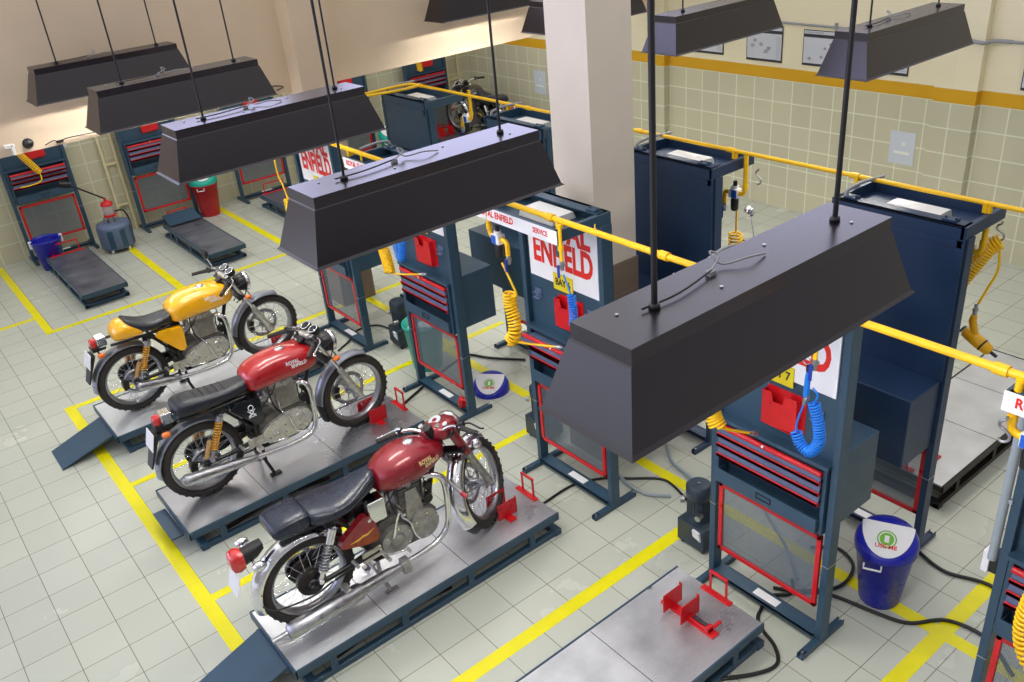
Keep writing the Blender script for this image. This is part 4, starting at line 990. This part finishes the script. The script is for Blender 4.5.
hose('coiled_air_hose', 'yellow coiled air hose at the left of the front workstation drawers', [(3.30, 2.74, 2.42), (3.26, 2.72, 2.1), (3.26, 2.70, 1.85)],
     [(3.26, 2.70, 1.85), (3.26, 2.69, 1.72), (3.26, 2.66, 1.60), (3.26, 2.62, 1.53)], .042, .0085, 18, YELH, tail=[(3.26, 2.62, 1.53), (3.34, 2.60, 1.48), (3.46, 2.56, 1.42)])
hose('coiled_air_hose', 'long yellow coiled air hose at the right edge of the frame', [(3.22, .95, 2.0), (3.23, .88, 1.85)],
     [(3.23, .88, 1.85), (3.24, .90, 1.6), (3.25, .93, 1.35), (3.25, .91, 1.2), (3.25, .84, 1.1), (3.25, .76, 1.15)], .042, .0085, 34, YELH, fit=False)
hose('coiled_air_hose', 'yellow coiled air hose between the third lamp and the far lifts', [(3.30, 8.10, 2.42), (3.25, 8.05, 2.0), (3.25, 7.98, 1.85), (3.25, 7.92, 1.72)],
     [(3.25, 7.92, 1.72), (3.24, 7.9, 1.6), (3.22, 7.86, 1.45)], .04, .0085, 18, YELH, fit=False)
hose('coiled_air_hose', 'yellow coiled air hose beside the tall workstation back, behind the near lamp', [(5.20, 4.06, 1.96), (5.2, 4.06, 1.72)],
     [(5.2, 4.06, 1.72), (5.2, 4.06, 1.6), (5.2, 4.04, 1.5), (5.2, 4.0, 1.4)], .05, .0085, 12, YELH, fit=False)
hose('coiled_air_hose', 'yellow coiled air hose on a steel hook above the impact wrench', [(5.15, 2.10, 2.15), (5.15, 2.08, 2.0), (5.14, 2.12, 1.85), (5.13, 2.15, 1.75)],
     [(5.15, 2.10, 2.17), (5.12, 2.14, 2.13), (5.08, 2.18, 2.04), (5.03, 2.22, 1.94), (4.97, 2.26, 1.84), (4.94, 2.32, 1.80)], .042, .0085, 26, YELH, fit=False)
hose('coiled_air_hose', 'yellow coiled hose in the open drawers of the far left wall workstation', [(1.86, 13.42, 2.0), (1.86, 13.42, 1.75)],
     [(1.86, 13.42, 1.75), (1.90, 13.40, 1.55), (1.98, 13.38, 1.40), (2.05, 13.36, 1.27)], .04, .009, 22, YELH, tail=[(2.05, 13.36, 1.27), (2.03, 13.34, 1.16), (1.88, 13.34, 1.13), (1.76, 13.36, 1.13)], fit=False)
hose('coiled_air_hose', 'short yellow hose end hanging on the far corner wall workstation', [(8.36, 13.4, 1.9), (8.36, 13.4, 1.55)],
     [(8.36, 13.4, 1.55), (8.36, 13.4, 1.48), (8.37, 13.4, 1.42)], .04, .012, 5, YELH, fit=False)
hose('coiled_air_hose', 'blue coiled air hose looped below the cropped sign of the front workstation', [(3.25, 2.05, 2.03), (3.25, 2.02, 2.0), (3.25, 2.04, 1.93)],
     [(3.25, 2.035, 1.95), (3.25, 2.0, 1.84), (3.25, 1.99, 1.74), (3.25, 2.035, 1.66), (3.25, 2.09, 1.68), (3.25, 2.12, 1.74)], .026, .0055, 30, BLUH, tail=[(3.25, 2.12, 1.74), (3.25, 2.12, 1.8), (3.25, 2.09, 1.92)])
t = thing('air_blow_gun', 'blue handle of an air gun hanging beside the valve above the red document holder', 'tool', (3.25, 2.085, 1.95))
MB().tube([(0, 0, 0), (0, -.003, .03), (0, -.005, .13), (0, -.005, .16)], [.01, .015, .014, .009], 12).build('gun_handle', BLUH, t)
MB().tube([(0, -.005, .16), (0, -.005, .19)], .012, 10).build('gun_nozzle', BLK, t)
MB().tube([(0, .01+.02*math.cos(a), .215+.022*math.sin(a)) for a in (2*PI*k/16 for k in range(16))], .003, 6, closed=True).build('hanging_ring', STEEL, t)
hose('coiled_air_hose', 'blue coiled air hose in front of the BAY 6 document holder', [(3.25, 3.85, 2.10), (3.25, 3.81, 2.02), (3.25, 3.79, 1.97)],
     [(3.25, 3.79, 1.98), (3.25, 3.78, 1.90), (3.25, 3.78, 1.82), (3.25, 3.79, 1.76)], .024, .0055, 13, BLUH, fit=False)
hose('coiled_air_hose', 'blue coiled air hose beside the red document holder, below the fourth lamp', [(3.30, 5.98, 2.42), (3.27, 5.98, 2.1), (3.27, 5.98, 1.86)],
     [(3.27, 5.98, 1.86), (3.27, 5.96, 1.74), (3.27, 5.94, 1.66), (3.27, 5.90, 1.64), (3.27, 5.87, 1.72), (3.27, 5.86, 1.82)], .028, .0055, 26, BLUH, fit=False)
# hooks
def hook(x, y, z, label):
    P = [(0, a*.7, b*.7) for _, a, b in [(0, 0, .0), (0, .0, -.02), (0, .03, -.045), (0, .03, -.075), (0, 0, -.09), (0, -.03, -.115), (0, -.03, -.15), (0, .0, -.172), (0, .03, -.16)]]
    o = MB().tube(smooth_path([V(q)+V((x, y, z)) for q in P], 6), .0065, 8).build('s_hook', STEEL)
    tag(o, label, 'hook')
hook(3.24, 1.17, 2.27, 'steel S hook hanging under the white corner board at the right edge')
hook(5.16, 2.11, 2.29, 'steel S hook holding the yellow coil at the right')
hook(5.18, 3.86, 2.28, 'steel S hook under the corner of the tall workstation beside the pillar')
# impact wrench
t = thing('impact_wrench', 'yellow impact wrench hanging on the yellow hose at the right', 'tool', (5.13, 2.16, 1.72), PI/2)
MB().cyl((0, 0, 0), (0, 0, -.05), .013).cyl((0, 0, -.0), (0, 0, -.02), .018).cyl((0, 0, .03), (0, 0, .0), .011).build('air_inlet', STEEL, t)
MB().tube([(0, 0, -.05), (.005, 0, -.09), (-.02, 0, -.17), (-.03, 0, -.20)], [.02, .024, .022, .026], 14).build('wrench_grip', WRY, t)
MB().tube([(.045, 0, -.17), (.035, 0, -.175), (-.06, 0, -.225), (-.12, 0, -.255), (-.135, 0, -.262)], [.02, .038, .042, .036, .024], 18).build('wrench_body', WRY, t)
MB().cyl((-.132, 0, -.262), (-.175, 0, -.283), .011).tube([(.05, 0, -.168), (.06, 0, -.163)], [.03, .024], 14).tube([(-.075, 0, -.232), (-.085, 0, -.237)], .043, 16).build('wrench_nose', BLK, t)

# ---------------------------------------------------------------- bins, buckets, drum, pumps
def bin_(name, label, loc, r0, r1, h, m, lidm=None, dome=.16, dirx=None, band=True, handle=True, wp=True):
    t = thing(name, label, 'bin', loc)
    MB().lathe([(0, 0), (r0*.97, 0), (r0, .01), (r0+(r1-r0)*.94, h*.94), (r1+.008, h*.94), (r1+.008, h), (r1-.008, h), (r0-.008, .02), (0, .02)], (0, 0, 0), 'z', 36).build('bin_body', m, t)
    if lidm:
        lid = bin_lid(t, 'bin_lid', lidm, r1+.012, h-.005, dome, dirx, wp)
    if handle:
        d = V(dirx or (-1, 0, 0)).normalized(); s = V((-d.y, d.x, 0))
        c = (d*.93+s*-.30).normalized()*(r1+.012); a = s
        b = MB().tube([c-a*.05+V((0, 0, h*.93)), c-a*.05+d*.015+V((0, 0, h*.86)), c+a*.05+d*.015+V((0, 0, h*.86)), c+a*.05+V((0, 0, h*.93))], .007, 8)
        b.build('bin_handle', WHITE, t)
    return t
def bin_lid(par, name, m, r, z, dome, dirx, wp=True, flip=False):
    d = V(dirx or (-1, 0, 0)).normalized(); yaw = math.atan2(d.y, d.x)
    M = Matrix.Translation((0, 0, z)) @ Matrix.Rotation(yaw, 4, 'Z')
    secs = []; b = MB(M)                                            # half-dome hood, cut by a sloping flap on the d side
    prof = [(r, 0), (r, .03), (r*.97, dome*.45), (r*.82, dome*.75), (r*.6, dome*.92), (r*.3, dome*.99), (0, dome)]
    n = 40; rings = []
    for q, h in prof:
        ring = []
        for k in range(n):
            a = 2*PI*k/n; x, y = q*math.cos(a), q*math.sin(a); hh = h
            lim = .03+(r-x)/(r*1.25)*(dome-.03)
            if x > -.25*r and h > lim: hh = max(.03, lim)
            ring.append((x, y, hh))
        rings.append(ring)
    b.rings(rings)
    o = b.build(name, m, par)
    if wp:                                                          # white swing flap with a green emblem and red print
        s = math.atan2(dome-.03, r*1.25); c = V((r*.40, 0, .03+(r-r*.40)/(r*1.25)*(dome-.03)+.004))
        F = M @ Matrix.Translation(c) @ Matrix.Rotation(s, 4, 'Y')
        poly = [(-.62*r, .72*r)]+[(-.58*r+1.18*r*math.sin(a), .80*r*math.cos(a)) for a in (PI*k/18 for k in range(19))]+[(-.62*r, -.72*r)]
        f = MB(F).prism(poly, 0, .006, 'z').build('bin_flap', WHITE, par)
        MB(F @ Matrix.Translation((-.05*r, 0, .006))).lathe([(0, .001), (.22*r, .001)], (0, 0, 0), 'z', 24).lathe([(.26*r, .0005), (.30*r, .0005), (.30*r, .001), (.26*r, .001)], (0, 0, 0), 'z', 24, True).build('bin_emblem', GREENL, f)
        MB(F @ Matrix.Translation((-.05*r, 0, .007))).box(-.12*r, .12*r, -.07*r, .07*r, 0, .001).build('emblem_figure', WHITE, f)
        tx = frame((0, 0, 0), (0, 1, 0), (-1, 0, 0))
        text('bin_lettering', 'USE ME', .19*r, SIGNR, f, F @ Matrix.Translation((.22*r, 0, .0075)) @ tx, .0006, .0008, 1.1)
    return o
cd = lambda x, y: (-x, -y, 0)
bin_('waste_bin', 'blue waste bin with white swing lid beside the front workstation', (4.23, 2.06, 0), .125, .178, .44, BINB, BINB, .15, cd(4.22, 2.05), wp=True)
bin_('waste_bin', 'red waste bin with teal swing lid by the tiled wall', (4.22, 13.45, 0), .14, .20, .52, BRED, TEAL, .28, cd(4.22, 13.45))
bin_('waste_bin', 'teal waste bin with swing lid behind the third hanging lamp', (7.45, 13.15, 0), .14, .20, .52, TEAL, TEAL, .2, cd(7.45, 13.15))
t = bin_('waste_bin', 'open teal bin full of rags seen behind the mesh panel', (3.90, 6.83, 0), .15, .20, .50, TEAL, None, handle=False)
r = random.Random(3)
for k in range(9):
    c = V((r.uniform(-.1, .1), r.uniform(-.1, .1), .40+r.random()*.05)); tag
    rr = MB(Matrix.Translation(V((3.90, 6.83, 0))+c)).loft([(-.05, -.01, .01, .01), (-.03, -.03, .03, .045), (.01, -.035, .035, .04), (.045, -.01, .012, .02)], 1.6, 12).build('crumpled_rag', mat('rag', srgb(150+r.randint(-40, 40), 160, 160), .8) if k % 3 == 0 else PAPER)
    tag(rr, 'crumpled pale rag in the open teal bin', 'rag', 'rags in the open teal bin')
t = thing('bin_lid', 'blue swing lid with white flap lying on the floor behind a workstation', 'lid', (4.05, 5.97, 0))
bin_lid(t, 'lid_hood', BINB, .175, .0, .17, (-.75, -.66, 0))
# blue bucket
t = thing('bucket', 'deep blue bucket with white handle lugs at the far left wall workstation', 'bucket', (1.80, 13.16, 0))
MB().lathe([(0, 0), (.14, 0), (.195, .40), (.205, .41), (.205, .425), (.185, .425), (.18, .40), (.13, .015), (0, .015)], (0, 0, 0), 'z', 32).build('bucket_body', BINB, t)
for s in (1, -1): MB().box(s*.2-.02, s*.2+.02, -.02, .02, .33, .44).build('handle_lug', WHITE, t, .006)
# oil drum with hand pump
t = thing('oil_dispenser', 'grey oil drum on castors with red topped glass pump and long black lever', 'drum', (2.70, 13.12, 0))
MB().lathe([(0, .06), (.23, .06), (.235, .07), (.235, .36), (.225, .40), (.16, .415), (0, .415)], (0, 0, 0), 'z', 40).build('drum_body', DRUMM, t)
for k in range(3): MB().lathe([(.236, .0), (.236, .26)], (0, 0, .08), 'z', 6, False, -2.3+k*.75, -1.95+k*.75).build('drum_stripe', BLUE, t)
MB().cyl((0, 0, .41), (0, 0, .50), .05).cyl((-.09, -.02, .41), (-.09, -.02, .50), .02).build('pump_base', STEEL, t)
MB().tube([(0, 0, .50), (0, 0, .53)], .085, 20).build('pump_collar', RED, t)
MB().tube([(0, 0, .66), (0, 0, .70), (0, 0, .73)], [.085, .08, .02], 20).tube([(0, 0, .73), (0, 0, .77)], .02, 10).build('pump_cap', RED, t)
MB().tube([(0, 0, .53), (0, 0, .66)], .07, 20).build('sight_glass', CLEARP, t)
MB().tube(smooth_path([(0, 0, .76), (-.15, -.02, .88), (-.40, -.05, 1.08)], 4), .012, 8).tube([(-.38, -.06, 1.08), (-.52, -.05, 1.12)], [.05, .045], 8).build('pump_lever', BLK, t)
MB().tube(smooth_path([(.08, 0, .55), (.2, .05, .52), (.26, .1, .35), (.25, .1, .1)], 5), .012, 8).build('drum_hose', CABLE, t)
for a in (0.6, 2.2, 3.9, 5.2):
    c = V((.19*math.cos(a), .19*math.sin(a), .035)); MB().cyl(c-V((.015, 0, 0)), c+V((.015, 0, 0)), .035).build('castor', WHITE, t)
def pump(loc, label, rz=0):
    t = thing('hydraulic_pump', label, 'pump', loc, rz)
    MB().box(0, .22, -.12, .12, .03, .215).build('oil_tank', PUMPM, t, .006)
    b = MB()
    for x in (.03, .19):
        for y in (-.09, .09): b.cyl((x, y, 0), (x, y, .035), .014)
    b.build('foot', BLK, t)
    m = MB().tube([(.11, .02, .18), (.11, .02, .22), (.11, .02, .24), (.11, .02, .39), (.11, .02, .40), (.11, .02, .49), (.11, .02, .505)], [.095, .095, .08, .08, .09, .09, .075], 28)
    for k in range(20):
        a = 2*PI*k/20; c, s = math.cos(a), math.sin(a); m.tube([(.11+.08*c, .02+.08*s, .25), (.11+.08*c, .02+.08*s, .385)], .004, 4)
    m.build('motor', PUMPM, t)
    MB().cyl((.11, .02, .505), (.11, .02, .512), .012).build('motor_cap', STEEL, t)
    MB().tube([(.05, -.05, .30), (.0, -.06, .30)], .022, 10).tube([(.05, .10, .36), (.03, .12, .36)], .026, 10).build('valve_block', STEEL, t)
    b = MB()
    for k in range(4): b.cyl((.2, -.1+k*.04, .215), (.2, -.1+k*.04, .26), .010).cyl((.2, -.1+k*.04, .26), (.17, -.13+k*.04, .30), .008)
    b.build('hose_fittings', CHROME, t)
    MB().hexa([(-.012, -.10, .12), (0, -.10, .12), (0, -.03, .14), (-.012, -.03, .14)], [(-.02, -.09, .19), (0, -.09, .19), (0, -.03, .20), (-.02, -.03, .20)]).build('filler_flap', WHITE, t)
pump((3.71, 3.20, 0), 'dark hydraulic pump with ribbed motor left of the front workstation')
pump((3.88, 7.43, 0), 'dark hydraulic pump beside the open teal bin', -.1)
pump((3.80, 5.02, 0), 'dark hydraulic pump hidden behind the nearest hanging lamp')
# oil can
t = thing('oil_can', 'small red oil can standing on the bottom beam of a workstation', 'can', (3.625, 5.84, .072))
MB().lathe([(0, 0), (.037, 0), (.038, .07), (.03, .085), (.012, .10), (.012, .115), (0, .115)], (0, 0, 0), 'z', 24).build('can_body', RED, t)
MB().tube(smooth_path([(0, 0, .11), (-.01, .03, .16), (-.02, .07, .24)], 4), [.005]*6+[.003]*3, 6).build('can_spout', STEEL, t)
MB().tube(smooth_path([(0, -.03, .08), (0, -.065, .075), (0, -.065, .03), (0, -.035, .02)], 4), .006, 6).build('can_handle', RED, t)
# socket box on the right-edge stand
t = thing('switch_box', 'white and black switch box on the side of the right edge workstation', 'switch', (3.69, 1.215, 1.12))
MB().box(-.03, .045, 0, .05, 0, .11).build('box_body', PLAS, t, .004)
f_ = MB().box(-.035, .04, .05, .085, -.01, .12).build('box_cover', WHITE, t, .005)
MB().cyl((0, .085, .05), (0, .092, .05), .015).build('push_button', RED, f_)
tag(MB().tube([(3.61, 1.24, 2.1), (3.61, 1.24, 1.25)], .022, 10).box(3.60, 3.62, 1.205, 1.24, 1.6, 1.62).build('drop_tube', GHOSE), 'light grey tube running down the post of the right edge workstation', 'tube')
tag(MB().box(2.53, 2.58, 13.82, 13.85, 1.42, 1.50).build('wall_socket', WHITE, None, .004), 'small white socket on the tiled wall right of the far left workstation', 'socket')
# tools in the far wall drawer, cables on the floor
def cable(pts, r, m, label, name='floor_cable', cat='cable', z=None):
    P = [(p[0], p[1], (p[2] if len(p) > 2 else r+.001)) for p in pts]
    tag(MB().tube(smooth_path(P, 8), r, 8).build(name, m), label, cat)
cable([(3.30, 6.36), (3.34, 6.38), (3.63, 6.5), (3.87, 6.58), (4.14, 6.66), (4.3, 6.67), (4.41, 6.46), (4.63, 6.16)], .012, CABLE, 'black cable on the floor from the middle lift past the open teal bin')
cable([(3.25, 4.31), (3.59, 4.32), (3.82, 4.22), (3.99, 4.05), (4.14, 3.89), (4.15, 3.75), (4.05, 3.45), (4.04, 3.38)], .010, CABLE, 'black cable crossing the floor under the BAY 6 workstation')
cable([(4.05, 4.6), (4.03, 4.40), (3.95, 4.17), (3.91, 3.97), (3.93, 3.82), (4.04, 3.68)], .014, GHOSE, 'light grey hose ending on the floor left of the ribbed hydraulic pump', 'floor_hose', 'hose')
cable([(4.66, 4.34), (4.53, 4.18), (4.38, 3.98), (4.33, 3.8), (4.28, 3.6), (4.05, 3.4)], .015, GHOSE, 'grey hose curving down behind the ribbed hydraulic pump', 'floor_hose', 'hose')
cable([(3.95, 2.52), (3.84, 2.45), (3.72, 2.53), (3.6, 2.50), (3.51, 2.46), (3.45, 2.37), (3.40, 2.25), (3.30, 2.16), (3.15, 2.2), (2.9, 2.36)], .012, CABLE, 'black cable curling under the front end of the empty lift with the clamp')
cable([(4.30, 2.62), (4.42, 2.49), (4.36, 2.33), (4.2, 2.27), (4.05, 2.3), (3.88, 2.44)], .012, CABLE, 'loop of black cable between the front workstation and the blue bin')
cable([(3.80, 2.56), (3.89, 2.42), (4.01, 2.27), (4.08, 1.97), (4.15, 1.80), (4.33, 1.66), (4.36, 1.43), (4.2, 1.2)], .012, CABLE, 'black cable passing in front of the blue bin to the right edge workstation')
cable([(4.85, 2.3), (4.78, 2.11), (4.72, 1.88), (4.8, 1.59), (4.6, 1.2)], .012, CABLE, 'black cable on the floor right of the blue bin')
cable([(3.39, 7.80), (3.6, 7.92), (3.79, 8.07), (4.0, 8.0), (4.05, 7.7), (4.0, 7.52)], .010, CABLE, 'black cable from the yellow motorcycle lift to the dark hydraulic pump')
cable([(4.5, 3.2), (4.41, 3.09), (4.2, 2.76), (3.98, 2.50)], .012, GHOSE, 'grey hose seen through the mesh of the front workstation', 'floor_hose', 'hose')

# ---------------------------------------------------------------- camera, light
cam = bpy.data.cameras.new('camera'); co = bpy.data.objects.new('camera', cam); COL.objects.link(co)
co.location = (0, 0, 4.35); co.rotation_euler = (1.07875462, .0867190153, -.675793115)
cam.sensor_width = 36; cam.lens = 879.71*36/1024; cam.clip_start = .02
bpy.context.scene.camera = co
w = bpy.data.worlds.new('world'); bpy.context.scene.world = w; w.use_nodes = True
bg = w.node_tree.nodes['Background']; 
wn = w.node_tree.nodes; wl = w.node_tree.links.new
tc = wn.new('ShaderNodeTexCoord'); sp = wn.new('ShaderNodeSeparateXYZ'); wl(tc.outputs['Generated'], sp.inputs[0])
def step(sock, a, c):
    q = wn.new('ShaderNodeMapRange'); q.interpolation_type = 'SMOOTHSTEP'; q.inputs['From Min'].default_value = a; q.inputs['From Max'].default_value = c
    wl(sock, q.inputs['Value']); return q.outputs['Result']
def mul(a, c):
    q = wn.new('ShaderNodeMath'); q.operation = 'MULTIPLY'; wl(a, q.inputs[0]); wl(c, q.inputs[1]); return q.outputs[0]
glow = mul(mul(step(sp.outputs[1], .25, .5), step(sp.outputs[2], .08, .15)), step(sp.outputs[2], .33, .29))   # bright band added to the world, shaped to put sheen on the lamp tops
mx = wn.new('ShaderNodeMix'); mx.data_type = 'RGBA'; wl(glow, mx.inputs[0]); mx.inputs[6].default_value = (.58, .60, .66, 1); mx.inputs[7].default_value = (2.5, 2.5, 4.1, 1)
md = wn.new('ShaderNodeMix'); md.data_type = 'RGBA'; wl(step(sp.outputs[1], .05, -.35), md.inputs[0]); md.inputs[6].default_value = (.74, .74, .78, 1); md.inputs[7].default_value = (.3, .29, .30, 1); wl(md.outputs[2], mx.inputs[6])
wl(mx.outputs[2], bg.inputs['Color']); bg.inputs['Strength'].default_value = 1
def area(name, loc, rot, sx, sy, e, col):
    l = bpy.data.lights.new(name, 'AREA'); l.shape = 'RECTANGLE'; l.size = sx; l.size_y = sy; l.energy = e; l.color = col
    o = bpy.data.objects.new(name, l); COL.objects.link(o); o.location = loc; o.rotation_euler = rot; return o
area('skylight', (3.5, 6, 4.9), (0, 0, 0), 9, 12, 110, (1, .975, .92))
area('side_window_light', (-2.6, 6, 3.2), (0, -PI/2, 0), 2.2, 9, 55, (.62, .72, 1))
area('far_bay_light', (4.6, 11.3, 3.1), (0, 0, 0), 8, .4, 55, (1, 1, .96))
sc = bpy.context.scene
sc.view_settings.view_transform = 'Standard'; sc.view_settings.look = 'None'; sc.view_settings.gamma = 1; sc.view_settings.use_curve_mapping = False
sc.view_settings.exposure = .36
